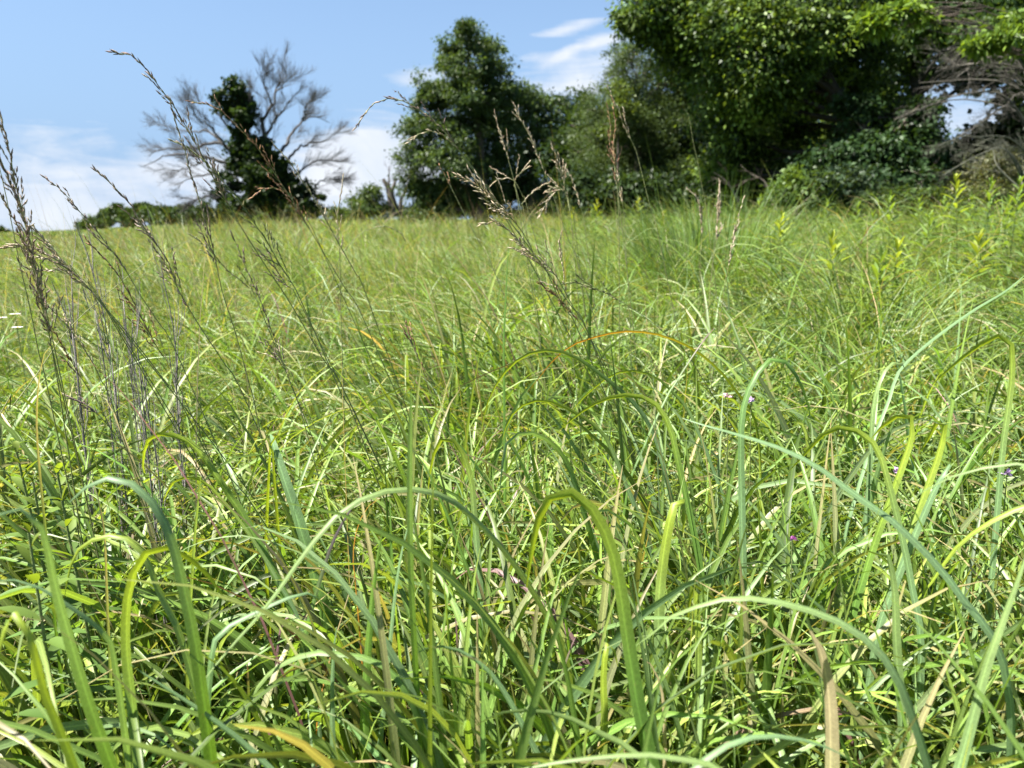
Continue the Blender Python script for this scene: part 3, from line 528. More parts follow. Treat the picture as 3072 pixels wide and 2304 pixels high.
ST = [
 ('tallest arching stalk at upper left, its purple seed head hooking left against blue sky', [('1', [(675,315),(740,305),(800,335),(850,370),(900,440),(950,510),(1020,600),(1070,670),(1130,780),(1190,880),(1290,1080),(1430,1330),(1600,1600)]), ('4', [(1750,420),(1950,760),(2100,1000)])], .42, 1.25, 1.05, 'p', 1.2),
 ('stalk just left of the tallest one, its straight purple head reaching to the grass', [('1', [(1025,600),(1050,700),(1080,800),(1110,880),(1130,980),(1180,1130),(1240,1340),(1290,1520)]), ('4', [(1340,350),(1420,600),(1500,900),(1560,1150)])], .5, 1.15, 1.05, 'p', .9),
 ('long arching stalk crossing in front of the ivy covered dead tree', [('1', [(1150,612),(1250,630),(1340,670),(1450,780),(1560,900),(1650,1040),(1740,1170),(1830,1320),(1950,1520)]), ('4', [(2080,330),(2212,560)])], .6, 1.5, 1.35, 'r', .8),
 ('pale headed stalk fanning out at the left of the dead tree branches', [('1', [(1040,850),(1130,890),(1230,970),(1330,1080),(1430,1190),(1500,1300),(1600,1440),(1690,1600)]), ('4', [(1780,330),(1900,600),(2050,950),(2170,1200)])], .5, 1.2, 1.1, 'g', 1.0),
 ('purple headed stalk slanting over the distant treeline', [('1', [(575,1025),(640,1080),(720,1160),(800,1250),(850,1350),(920,1440),(1020,1590)]), ('4', [(1080,350),(1230,600),(1350,780),(1500,1050)])], .55, 1.15, 1.05, 'p', 1.2),
 ('purple headed stalk left of the distant treeline, slimmer than its neighbour', [('1', [(275,1075),(340,1120),(420,1200),(500,1300),(570,1370),(640,1470),(740,1600)]), ('4', [(850,380),(950,530),(1100,800)])], .5, 1.2, 1.15, 'p', 1.0),
 ('thick purple seed head rising along the left edge of the photo', [('1', [(0,700),(30,800),(55,900),(70,980),(90,1100),(130,1250),(165,1400),(190,1500),(205,1600)]), ('4', [(240,350),(280,520),(330,800),(380,1100)])], .75, .95, .85, 'p', 1.8),
 ('stalk at the left edge merging into the thick purple head', [('1', [(-30,860),(0,950),(40,1050),(90,1170),(130,1290),(165,1400)]), ('4', [(200,150),(260,420),(330,700)])], .8, .95, .86, 'p', 1.5),
 ('lowest purple head at the left edge under the thick one', [('1', [(-20,1130),(30,1220),(70,1300),(130,1400)]), ('4', [(190,200),(250,420)])], .8, 1.0, .9, 'p', 1.2),
 ('bare thin stem at the left edge without a seed head', [('1', [(-5,1000),(40,1200),(85,1420),(120,1600)]), ('4', [(180,450),(240,750),(290,950)])], 0, 1.0, .95, 'g'),
 ('pale curved head drooping left across the left edge below the horizon', [('1', [(-20,1505),(90,1482),(200,1485),(290,1530),(380,1590)]), ('4', [(500,290),(620,430),(800,640),(1000,900),(1120,1080)])], .42, 1.05, .95, 't', 1.6),
 ('small pale head above the drooping one at far left', [('1', [(185,1370),(230,1410),(290,1480),(350,1560),(420,1620)]), ('4', [(520,310),(650,480)])], .6, 1.05, 1.0, 't', 1.0),
 ('pale head under the drooping one at far left, lying nearly level', [('4', [(200,145),(290,150),(370,195),(440,235),(520,300),(640,450)])], .5, 1.05, 1.0, 't', 1.3),
 ('pale lower head joining the drooping stalk from the left', [('4', [(235,225),(320,218),(400,240),(470,275),(560,360)])], .5, 1.03, 1.0, 't', 1.1),
 ('pale tan head hanging before the right side of the dead tree', [('1', [(1650,870),(1740,970),(1830,1100),(1900,1210),(1950,1300),(2050,1480)]), ('4', [(2150,250),(2212,380)])], .6, 1.7, 1.55, 't', .9),
 ('small reddish arch hooking left in front of the dead tree base', [('1', [(1525,1190),(1560,1150),(1640,1130),(1740,1175),(1830,1310),(1930,1480)])], .4, 1.5, 1.4, 'r', .9),
 ('slender upright tan head between the dead tree and the tall leafy tree', [('1', [(2072,1060),(2055,1180),(2035,1300),(2045,1450),(2050,1600)]), ('4', [(2052,330),(2060,600)])], .5, 1.8, 1.8, 't', .9),
 ('hoop shaped purple head arching left over blue sky beside the tall leafy tree', [('2', [(135,770),(190,680),(250,620),(320,595),(400,602),(500,650),(620,740),(690,820),(800,960),(900,1090),(1040,1300),(1150,1450),(1260,1600)]), ('5', [(1420,420),(1560,650)])], .34, 1.6, 1.4, 'p', 1.0),
 ('pale arched head against the lower left of the tall leafy tree', [('2', [(455,860),(520,805),(600,790),(690,835),(780,940),(900,1110),(1010,1260)])], .42, 1.7, 1.6, 't', .8),
 ('short upright pinkish head before the centre of the tall leafy tree', [('2', [(975,690),(1000,790),(1030,870),(1055,960),(1085,1070),(1130,1250),(1165,1420),(1220,1600)])], .3, 2.1, 2.1, 't', 1.5, .014),
 ('long pinkish head right of the short upright one', [('2', [(1088,630),(1130,720),(1190,830),(1230,930),(1290,1080),(1350,1250),(1420,1450),(1480,1600)])], .45, 2.0, 2.0, 't', 1.2, .012),
 ('stout pale head standing alone right of the long pinkish one', [('2', [(1320,875),(1355,970),(1380,1050),(1395,1130),(1425,1280),(1440,1400)])], .55, 2.3, 2.3, 't', 1.5, .014),
 ('short pale head leaning right of the stout one', [('2', [(1420,1035),(1450,1110),(1475,1180),(1495,1260),(1520,1400)])], .6, 2.4, 2.4, 't', 1.3, .014),
 ('little drooping head left of a forked pair over the shaded wood', [('2', [(955,1112),(1000,1082),(1050,1072),(1090,1085),(1140,1180),(1190,1330)])], .4, 2.0, 2.0, 't', 1.0, .011),
 ('little head rising right of the forked pair over the shaded wood', [('2', [(1178,1008),(1140,1030),(1105,1070),(1090,1120),(1120,1260)])], .45, 2.0, 2.0, 't', 1.2, .011),
 ('pale head slanting up right beside the stout head', [('2', [(1295,1103),(1240,1130),(1190,1170),(1140,1235),(1160,1350)])], .6, 2.1, 2.1, 't', 1.1, .011),
 ('short bow shaped head touching the stout head from the left', [('2', [(1278,1155),(1325,1127),(1375,1138),(1405,1180),(1430,1300)])], .5, 2.2, 2.2, 't', 1.2, .012),
 ('pinkish head nodding down to the left beneath the stout head', [('2', [(1240,1305),(1275,1250),(1310,1195),(1350,1150),(1395,1145),(1430,1230),(1460,1400)])], .6, 2.2, 2.1, 't', 1.3, .012),
 ('dense pale seed head pointing left at the middle of the photo, sharply lit', [('2', [(745,1055),(830,1095),(900,1140),(950,1190),(1010,1240),(1080,1320),(1160,1430),(1220,1550),(1270,1600)]), ('5', [(1310,280),(1400,470),(1500,640)])], .35, 1.25, 1.1, 't', 2.2, .0095, .45),
 ('knotty pale seed head just below the sharply lit one', [('2', [(890,1350),(950,1337),(1010,1345),(1060,1395),(1110,1440),(1160,1500),(1230,1560),(1290,1610)]), ('5', [(1340,250),(1450,450),(1560,660)])], .55, 1.25, 1.12, 't', 1.8, .0095, .5),
 ('thin reddish stalk leaning over the base of the tall leafy tree', [('2', [(640,1000),(680,1070),(715,1140),(770,1250),(820,1350),(890,1480),(960,1610)])], .25, 1.9, 1.9, 'r', .8, .01),
 ('long tan seed head leaning left before the soft grey green tree', [('2', [(1655,530),(1710,640),(1760,780),(1820,890),(1850,1000),(1880,1120),(1920,1280),(1960,1420)])], .4, 2.1, 2.1, 't', .9, .011),
 ('straggly brown upright head left of the long tan one', [('2', [(1685,600),(1700,750),(1690,880),(1698,1000),(1712,1130),(1722,1300),(1725,1600)])], .5, 2.1, 2.1, 'r', 1.0, .012, .4),
 ('brown head clinging beside the straggly upright one', [('2', [(1655,640),(1672,760),(1668,880),(1690,1000),(1715,1150)])], .7, 2.15, 2.15, 'r', .9, .011),
 ('stubby pale head under the straggly brown one', [('2', [(1718,1050),(1722,1110),(1735,1180),(1748,1250),(1760,1400)])], .6, 2.3, 2.3, 't', 1.2, .013),
 ('small upright whitish head in the centre of the mid meadow', [('2', [(1372,1412),(1362,1480),(1372,1550)]), ('5', [(1382,160),(1388,240),(1396,330),(1420,500)])], .7, 1.4, 1.4, 't', 1.1),
 ('short red brown head leaning left below the knotty pale one', [('5', [(1240,300),(1300,350),(1370,400),(1430,470),(1500,560),(1560,660),(1640,800)])], .5, 1.3, 1.2, 'r', 1.4),
 ('pale green head bowing left across the mid meadow', [('5', [(1395,300),(1480,298),(1590,340),(1700,390),(1900,520),(2050,650),(2180,800)])], .35, 1.35, 1.25, 'g', 1.3),
 ('curved buff head left of the tall dark grass clump', [('3', [(185,1140),(240,1195),(265,1290),(268,1400),(262,1520),(258,1650)])], .6, 3.0, 3.0, 't', 1.4, .016, .2),
 ('chunky upright buff spike in the tall dark grass clump', [('3', [(376,1105),(374,1200),(366,1300),(350,1420),(335,1560)])], .55, 2.9, 2.9, 't', 2.4, .018, .2),
 ('shorter buff spike beside the chunky upright one', [('3', [(385,1385),(365,1420),(350,1480),(335,1600)])], .4, 2.8, 2.8, 't', 1.8, .016, .2),
 ('beaded golden spike on a thin stem right of the grass clump', [('3', [(520,1200),(490,1300),(460,1430),(440,1540)]), ('6', [(420,250),(395,400)])], .75, 1.9, 1.9, 't', .7, .013, .15),
 ('thin dark leafless stem rising before the big shady tree', [('3', [(162,655),(190,700),(215,850),(245,980),(270,1130),(300,1300)])], 0, 2.6, 2.6, 'g'),
 ('brown seed head lying diagonally in the left mid meadow', [('4', [(520,40),(570,90),(640,160),(700,230),(760,330),(850,500),(920,640),(980,740),(1060,880)])], .85, 1.2, 1.15, 'r', .9),
 ('pale topped head below the dead dark stems on the left', [('4', [(285,430),(330,480),(380,530),(430,590),(500,690),(560,780),(610,890),(700,1100)])], .6, 1.1, 1.05, 't', .9),
 ('red brown head under the dead dark stems on the left', [('4', [(320,580),(360,650),(400,720),(470,840),(560,980),(640,1120)])], .55, 1.1, 1.05, 'r', 1.0),
 ('short whitish purple head pointing left in the left foreground', [('4', [(392,980),(470,1010),(530,1040),(600,1100),(700,1220),(800,1380)])], .4, 1.0, .98, 'p', 1.5),
 ('pale short head right of the dead dark stems', [('4', [(1565,720),(1620,735),(1680,765),(1730,810),(1800,940)])], .6, 1.4, 1.4, 't', 1.1),
 ('long dark stem with a slim head between the big arching heads', [('4', [(1400,0),(1440,100),(1480,200),(1560,380),(1650,620),(1750,900),(1850,1200)])], .7, 1.25, 1.2, 'p', .6),
 ('dark side head hanging right of the long dark stem', [('4', [(1560,100),(1610,160),(1660,210),(1740,330),(1840,480)])], .7, 1.3, 1.25, 'p', .9),
 ('feathery head strung out to the right in the left meadow', [('4', [(1150,10),(1220,60),(1290,130),(1360,210),(1430,270),(1500,330),(1580,480)])], .8, 1.35, 1.3, 'g', .7),
 ('thin black stem with sparse seeds in front of the mid meadow', [('5', [(418,575),(470,660),(520,770),(570,860),(620,980),(680,1130)])], .5, 1.1, 1.1, 'r', .8),
 ('very long thin stem crossing the left meadow from lower left to upper right', [('4', [(1235,0),(1000,105),(850,200),(700,320),(430,560),(200,880),(60,1060),(-40,1160)])], 0, 1.0, 1.6, 't'),
 ('fine arched head bowing left low in the far meadow centre', [('2', [(430,1440),(400,1400),(330,1370),(260,1370),(180,1400),(110,1460),(60,1520),(20,1610)])], .4, 2.2, 2.2, 'g', .9, .012),
]
for row in ST:
    lab, segs, head, D0, D1, kd = row[:6]; dens = row[6] if len(row) > 6 else 1.0; sl = row[7] if len(row) > 7 else .0095; sp = row[8] if len(row) > 8 else .32
    stalk(lab, segs, head, D0, D1, kd, dens, sl, sp, .0012 if D0 < 1.6 else .0016)

# dead dark bushy stems at left
def dead_stems(label, lines, D, seed):
    random.seed(seed); root = P(*px('4', *lines[0][-1]), D); root[2] = H(root[0], root[1])
    eo = empty('dead_plant', root, label, 'dead plant', 'dark dead stems in the left meadow')
    b = MB(); tw = MB(); c0 = (.15, .135, .13)
    for ln in lines:
        W3 = [P(*px('4', x_, y_), D) for x_, y_ in ln]; e = W3[-1].copy(); e[2] = H(e[0], e[1]); e[0] += (root[0] - e[0]) * .5; W3.append(e)
        c = spline(W3, 26); b.tube(c - root, np.linspace(.0007, .0024, 26), 5, c0)
        for s in range(5, 42):
            f_ = random.uniform(.02, .62); i_ = int(f_ * 25); T = c[max(i_ - 1, 0)] - c[i_ + 1]; T /= np.linalg.norm(T)
            a = rng.normal(0, 1, 3); a -= a.dot(T) * T; a /= np.linalg.norm(a); l_ = random.uniform(.03, .10)
            p0 = c[i_] - root; p1 = p0 + (T + a * .22) * l_ * .5; p2 = p1 + (T + a * .06) * l_ * .5
            tw.tube([p0, p1, p2], [.0004, .0007, .0002], 3, np.array(c0) * random.uniform(.7, 1.9))
    b.build('stem', M_STEM, eo); tw.build('twigs', M_STEM, eo)
dead_stems('dark dead bushy stems, the leftmost upright bunch in the left meadow', [[(430,235),(440,500),(455,700),(470,850),(500,1150)], [(355,380),(395,500),(430,640),(460,820)]], 1.35, 1)
dead_stems('tallest bunch of dark dead stems, with white fluff, at the left', [[(525,110),(560,240),(600,400),(640,560),(670,800),(710,1100)], [(590,420),(620,560),(650,700),(690,900)], [(500,340),(560,520),(620,720)]], 1.35, 2)
dead_stems('dark dead stems forming the right hand bunch of the left meadow', [[(968,150),(985,280),(1020,430),(1050,600),(1068,850),(1085,1250)], [(1075,640),(1070,900),(1080,1200)]], 1.4, 3)
dead_stems('low dark dead stem in front of the bunches, left foreground', [[(868,830),(880,980),(905,1150),(930,1300),(960,1500)], [(830,720),(850,900)]], 1.15, 4)
dead_stems('short grey dead stem between the two right bunches', [[(800,640),(790,760),(810,900),(850,1050)], [(700,300),(730,420),(760,560)]], 1.5, 5)
# white fluff caught on the dead stems
def fluff(label, zk, x, y, D, s, n=70):
    p_ = P(*px(zk, x, y), D); b = MB(); r2 = random.Random(int(x))
    for q_ in range(n):
        a = np.array([r2.gauss(0, .35), r2.gauss(0, .35), r2.gauss(0, 1)]) * s; d = np.array([r2.gauss(0, 1) for _ in range(3)]); b.spindle(a, d, s * .7, s * .06, (.75, .75, .72), 3)
    tag(b.build('seed_fluff', M_PETAL, None, p_), label, 'seed fluff', 'white fluff caught on dark dead stems')
fluff('white fluff on the tallest dead bunch, the upper piece', '4', 615, 620, 1.34, .016)
fluff('white fluff on the tallest dead bunch, the middle piece', '4', 665, 780, 1.34, .012)
fluff('white fluff hanging below the tallest dead bunch', '4', 590, 840, 1.2, .014)
fluff('small white tuft on top of the right hand dead stems', '4', 1078, 1150, 1.2, .008, 60)

# ------------------------------------------------------------------ leafy forbs
def leafcard(mb, p, d, n_, L, w, col, droop=.3, segs=4):
    """lanceolate leaf with a folded midrib"""
    d = d / np.linalg.norm(d); s = np.cross(d, n_); s /= max(np.linalg.norm(s), 1e-6); up_ = np.cross(s, d)
    v = []; cc = []
    for i_ in range(segs + 1):
        t_ = i_ / segs; c = p + d * L * t_ - np.array([0, 0, 1]) * droop * L * t_ * t_; hw = .5 * w * math.sin(math.pi * min(1, t_ * .93 + .05)) ** .8
        v += [c - s * hw + up_ * hw * .35, c, c + s * hw + up_ * hw * .35]; cc += [np.array(col) * (.9 + .2 * t_)] * 3
    q = [(a * 3 + b_, a * 3 + b_ + 1, a * 3 + b_ + 4, a * 3 + b_ + 3) for a in range(segs) for b_ in (0, 1)]
    mb.add(v, q=q, c=np.array(cc))
def forb(label, zk, x, y, D, lean=0, leafL=.085, leafW=.016, top=(.24, .26, .03), low=(.08, .15, .04), name='goldenrod', cat='leafy plant', group='leafy stems standing in the right meadow', n=34, hfrac=.6, spread=1.0):
    tip = P(*px(zk, x, y), D); gz = H(tip[0], tip[1]); ht = tip[2] - gz
    base = np.array([tip[0] + lean, tip[1] + random.uniform(-.05, .05), gz]); eo = empty(name, base, label, cat, group)
    c = spline([base * 0, (tip - base) * np.array([.3, .3, .5]), tip - base], 14); sb = MB(); sb.tube(c, np.linspace(.0035, .0014, 14), 5, (.12, .16, .05)); sb.build('stem', M_STEM, eo)
    lb = MB(); ang = random.uniform(0, 6)
    for i_ in range(n):
        t_ = 1 - hfrac * (i_ / n) ** 1.1; j_ = t_ * 13; k_ = int(min(j_, 12)); p_ = c[k_] * (1 - (j_ - k_)) + c[k_ + 1] * (j_ - k_)
        ang += 2.4 + random.uniform(-.3, .3); f_ = i_ / n; el = 1.25 - 1.1 * min(1, f_ * 2.2)
        d = np.array([math.cos(ang) * math.cos(el), math.sin(ang) * math.cos(el), math.sin(el)]); d[0] *= spread; Lf = leafL * (.45 + .75 * min(1, f_ * 3)) * random.uniform(.8, 1.2)
        g_ = min(1, f_ * 2.0); col = (np.array(top) * (1 - g_) + np.array(low) * g_) * random.uniform(.8, 1.25)
        leafcard(lb, p_, d, np.array([0, 0, 1.]), Lf, leafW * (.6 + .5 * min(1, f_ * 3)), col, random.uniform(.1, .5))
    lb.build('leaves', M_FORB, eo); return eo
GR = [
 ('yellow tipped leafy plant nearest the tall dark grass clump', 750, 1310, 4.2), ('yellow topped leafy plant second from the tall dark grass clump, shorter and wider', 1055, 1440, 3.6),
 ('green leafy plant under the dark gap in the wood, leaning left', 1400, 1195, 4.8), ('dark leaved plant with a yellow shoot in the right meadow', 1650, 1295, 4.0),
 ('tallest bright green leafy plant, beside the curling white stem', 1800, 1070, 4.6), ('leafy plant before the brown brushwood, second tallest', 2010, 1105, 4.4),
 ('bright leafy plant cut by the right edge', 2190, 1095, 4.2), ('round topped leafy plant at the foot of the black shade', 1585, 1195, 6.0),
 ('small leafy plant right of the round topped one', 1730, 1205, 6.2), ('little yellow shoot low in the right meadow', 1940, 1435, 3.4),
 ('small yellow green sprout low between the leafy plants', 1455, 1480, 3.5), ('small sprout beneath the dark leaved plant, pale tipped', 1350, 1560, 3.1),
 ('broad bushy plant at the meadow edge before the brushwood', 1900, 1190, 5.6), ('thin leafy plant right of the wide yellow topped one', 1300, 1300, 5.4),
 ('leafy plant just left of the one cut by the right edge', 2120, 1210, 4.8), ('faint leafy plant left of the shrubs at the wood foot', 620, 1180, 8.0),
 ('leafy plant below the shrubs at the wood foot', 1020, 1215, 7.4), ('leafy plant between the shrub and the black shade', 1210, 1235, 7.0),
]
for i_, (lab, x, y, D) in enumerate(GR):
    big = .12 if D < 5 else .11
    forb(lab, '3', x, y, D, random.uniform(-.05, .08), big, .022, n=52 if D < 5 else 36, name='leafy_plant', top=(.30, .36, .05) if i_ in (0, 1, 4, 9, 10) else (.18, .27, .06), low=(.12, .19, .06))
for lab, x, y, D in [('pale yellow leafy top in the left of the far meadow', 1940, 1440, 5.0), ('leafy shoots at the foot of the tall leafy tree', 2212, 1300, 12)]:
    forb(lab, '1', x, y, D, 0, .10, .022, n=26, name='leafy_plant', group='leafy stems in the far left meadow')
for lab, x, y, D in [('bushy sunlit plant under the soft grey green tree', 1590, 1215, 9), ('bushy sunlit plant right of the shaded stump', 1840, 1205, 8.5), ('low sunlit plant left of the dark grass clump', 1990, 1290, 8), ('sunlit plant beneath the stout pale seed head', 1440, 1260, 10)]:
    forb(lab, '2', x, y, D, 0, .14, .03, n=34, name='leafy_plant', group='sunlit plants along the foot of the wood')
for lab, x, y, D, lf in [('broad leaved plant at the left edge under the dark seed pod', 150, 620, .95, .048), ('broad leaved plant whose pale leaf hangs straight down, left foreground', 560, 1060, .9, .052), ('plant with heart shaped glowing leaves right of the left edge', 480, 600, 1.05, .04),
                        ('leafy plant behind the thick dark blade at the left edge', 300, 900, .95, .05), ('low leafy plant beneath the pale hoop blades at left', 260, 1350, .75, .045)]:
    forb(lab, '9', x, y, D, .03, lf, .014, name='broad_leaved_plant', top=(.18, .24, .04), low=(.10, .18, .04), group='broad leaved plants low at the left', n=16, hfrac=.45)

# flowers
def daisy(label, zk, x, y, D, r_=.009):
    p_ = P(*px(zk, x, y), D); b0 = np.array([p_[0] + .03, p_[1], H(p_[0], p_[1])]); eo = empty('white_flower', b0, label, 'flower', 'small white flowers in the left meadow')
    sb = MB(); sb.tube([p_ * 0, (p_ - b0) * .5, p_ - b0], [.0012, .001, .0007], 4, (.1, .15, .04)); sb.build('stem', M_STEM, eo)
    pb = MB(); c = p_ - b0
    for q_ in range(16):
        a = q_ * math.pi / 8; d = np.array([math.cos(a), math.sin(a), .25]); leafcard(pb, c, d, np.array([0, 0, 1.]), r_, r_ * .35, (.8, .8, .78), .1, 2)
    pb.build('petals', M_PETAL, eo); cb = MB(); cb.spindle(c - np.array([0, 0, .001]), np.array([0, 0, 1.]), .004, r_ * .33, (.6, .45, .05), 8); cb.build('flower_centre', M_PETAL, eo)
daisy('white flower at the left edge, lowest of three', '4', 105, 570, 1.9, .014); daisy('white flower at the left edge, highest of three', '4', 90, 490, 2.0, .014); daisy('white flower cut by the left edge of the photo', '4', 10, 512, 2.0, .014)
daisy('white flower beside the yellow tipped plant, left of its stem', '3', 620, 1500, 4.4, .02); daisy('white flower low before the yellow tipped plant', '3', 600, 1445, 4.3, .018)
def pea(label, zk, x, y, D, col, s=.006):
    p_ = P(*px(zk, x, y), D); b0 = np.array([p_[0] + .02, p_[1] + .02, H(p_[0], p_[1])]); eo = empty('pink_flower', b0, label, 'flower', 'small pink flowers among the grass')
    sb = MB(); sb.tube([p_ * 0, (p_ - b0) * .5 + np.array([.01, 0, 0]), p_ - b0], [.0012, .001, .0007], 4, (.12, .15, .05)); sb.build('stem', M_STEM, eo)
    pb = MB()
    for q_ in range(9):
        d = rng.normal(0, 1, 3); d[2] = abs(d[2]); leafcard(pb, p_ - b0, d, rng.normal(0, 1, 3), s * random.uniform(1, 1.8), s, np.array(col) * random.uniform(.8, 1.2), .2, 2)
    pb.build('petals', M_PETAL, eo)
pea('pale pink flower left of the tall rounded hoop blade', '6', 425, 985, 1.2, (.6, .42, .42)); pea('lilac flower touching the tall rounded hoop blade', '6', 565, 1010, 1.2, (.55, .42, .62)); pea('lilac flower low beside the folded ribbed blades', '6', 1452, 1440, 1.0, (.45, .28, .5))
pea('lilac flower near the right edge', '6', 2110, 1450, .95, (.4, .28, .48)); pea('tiny magenta flower on the upright blade right of centre', '8', 1213, 240, .85, (.4, .12, .35), .004)
# dark seed pod head at left, dry curled leaf
b = MB(); p_ = P(*px('9', 245, 380), .95)
for q_ in range(60):
    d = rng.normal(0, 1, 3); d[2] = d[2] * .8 + .2; d /= np.linalg.norm(d); b.spindle(d * .003, d, random.uniform(.006, .012), .0014, (.05, .05, .035) if q_ % 4 else (.3, .26, .16), 4)
b.tube([np.zeros(3), np.array([.01, .01, -.25]), np.array([.02, .02, H(p_[0], p_[1]) - p_[2]])], [.0012, .0012, .0015], 4, (.1, .13, .05))
tag(b.build('seed_pod', M_STEM, None, p_), 'small dark spiky seed pod at the left edge', 'seed pod')
b = MB(); p_ = P(*px('7', 2030, 340), .8)
leafcard(b, np.array([-.018, 0, .008]), np.array([.9, .1, -.25]), np.array([.1, -.9, .6]), .04, .022, (.30, .21, .17), .1, 5)
b.tube([np.array([-.018, 0, .008]), np.array([-.03, .02, -.2]), np.array([-.03, .03, H(p_[0], p_[1]) - p_[2]])], [.0008, .001, .0012], 4, (.2, .15, .1))
tag(b.build('dry_leaf', M_PETAL, None, p_), 'dry brown cupped leaf in the centre of the foreground', 'dry leaf')

# tall dark grass clump
def clump(label, zk, x, ybase, D, n, hmin, hmax, sp, wt, w=.006):
    c = P(*px(zk, x, ybase), D); bs = np.array([c[0], D, H(c[0], D)]); n_ = n
    b_ = bs[None] + np.c_[rng.normal(0, sp, (n_, 2)), np.zeros(n_)]; b_[:, 2] = H(b_[:, 0], b_[:, 1]) - .01
    phi = np.arctan2(b_[:, 1] - bs[1], b_[:, 0] - bs[0]) + rng.normal(0, .6, n_)
    v, q, cc, uv = ribbons(b_, phi, rng.uniform(hmin, hmax, n_), w * rng.uniform(.6, 1.3, n_), np.abs(rng.normal(0, .09, n_)), rng.normal(.75, .4, n_).clip(.05, 2), rng.uniform(1.5, 2.6, n_), 10, colours(n_, wt), colours(n_, wt), 1)
    return tag(build('grass_clump', v, q, M_FINE, None, cc, uv, True, bs), label, 'grass clump')
clump('tall dense dark green grass clump standing before the big shady tree', '3', 330, 1500, 4.6, 1050, .8, 1.28, .17, [3, 1, 1, .3, 0, .1, .1, 3])
clump('lower grass clump leaning against the left of the tall dense one', '2', 1990, 1500, 5.2, 260, .6, .9, .2, [3, 1, 1, .3, 0, .1, .1, 2])
clump('thin grass clump right of the tall dense one', '3', 560, 1500, 5.0, 240, .6, .95, .2, [2, 2, 2, .5, 0, .1, .1, 1])

# ------------------------------------------------------------------ trees
def foliage(name, clumps, n, size, mat, parent, base, cols, jit=.3, hang=.2, shell=.55, sub=60, subr=.36, asp=.5, loose=1.5):
    """clumps: (centre, (rx, ry, rz)); leaves gathered in sprays spread through each clump's volume"""
    wts = np.array([c[1][0] * c[1][2] + c[1][0] * c[1][1] * .5 for c in clumps]); wts /= wts.sum(); V, Cc = [], []
    cols = np.asarray(cols, float)
    for (cen, rad), w_ in zip(clumps, wts):
        nl = int(n * w_); 
        if nl < 4: continue
        ns = max(3, nl // sub); d = rng.normal(0, 1, (ns, 3)); d /= np.linalg.norm(d, axis=1, keepdims=True)
        rr_ = rng.uniform(0, 1, ns) ** shell; lump = 1 + .22 * np.sin(d[:, 0] * 5 + cen[0]) * np.sin(d[:, 2] * 6 + cen[2]) + rng.normal(0, .10 * loose, ns)
        sc_ = np.asarray(cen) + d * (rr_ * lump)[:, None] * np.asarray(rad)
        sr = subr * min(rad[0], rad[2]) ** .5 * rng.uniform(.5, 1.3, ns)
        idx = rng.integers(0, ns, nl); p_ = sc_[idx] + rng.normal(0, 1, (nl, 3)) * sr[idx][:, None] * np.array([1, 1, .6]) * .55
        out_ = p_ - np.asarray(cen); out_ /= np.maximum(np.linalg.norm(out_, axis=1, keepdims=True), .01)
        ax = out_ * .6 + rng.normal(0, .6, (nl, 3)) + np.array([0, 0, -hang]); ax /= np.linalg.norm(ax, axis=1, keepdims=True)
        nm = rng.normal(0, .75, (nl, 3)) + np.array([0, 0, .9]); sd_ = np.cross(ax, nm); sd_ /= np.maximum(np.linalg.norm(sd_, axis=1, keepdims=True), 1e-6)
        ll = size * rng.uniform(.6, 1.35, nl)[:, None]; up_ = np.cross(sd_, ax)
        v = np.stack([p_, p_ + ax * ll * .42 - sd_ * ll * asp * .5, p_ + ax * ll - up_ * ll * .12, p_ + ax * ll * .42 + sd_ * ll * asp * .5], 1)
        ci = rng.integers(0, len(cols), ns); bright = (1 + rng.normal(0, jit * .6, ns)).clip(.45, 1.9)
        c_ = cols[ci][idx] * bright[idx][:, None] * (1 + rng.normal(0, jit * .4, (nl, 1))).clip(.5, 1.6)
        V.append(v.reshape(-1, 3)); Cc.append(np.repeat(c_, 4, 0))
    V = np.concatenate(V) - base; Cc = np.concatenate(Cc).clip(.005, .8); q = np.arange(len(V)).reshape(-1, 4)
    return build(name, V, q, mat, parent, Cc, None, False)
def bough(mb, p0, p1, r0, r1, wob=.08, n=9, col=(.10, .08, .06), k_=6, sag=0.0):
    p0 = np.asarray(p0, float); p1 = np.asarray(p1, float); L_ = np.linalg.norm(p1 - p0); t_ = np.linspace(0, 1, n)
    c = p0 + (p1 - p0) * t_[:, None] + np.array([0, 0, 1]) * (sag * L_ * np.sin(math.pi * t_))[:, None]
    w_ = rng.normal(0, wob * L_, (n, 3)) * np.sin(math.pi * t_)[:, None]; w_ = (w_ + np.roll(w_, 1, 0) + np.roll(w_, -1, 0)) / 3; w_[0] = w_[-1] = 0
    c = c + w_; mb.tube(c, r0 + (r1 - r0) * t_, k_, col); return c
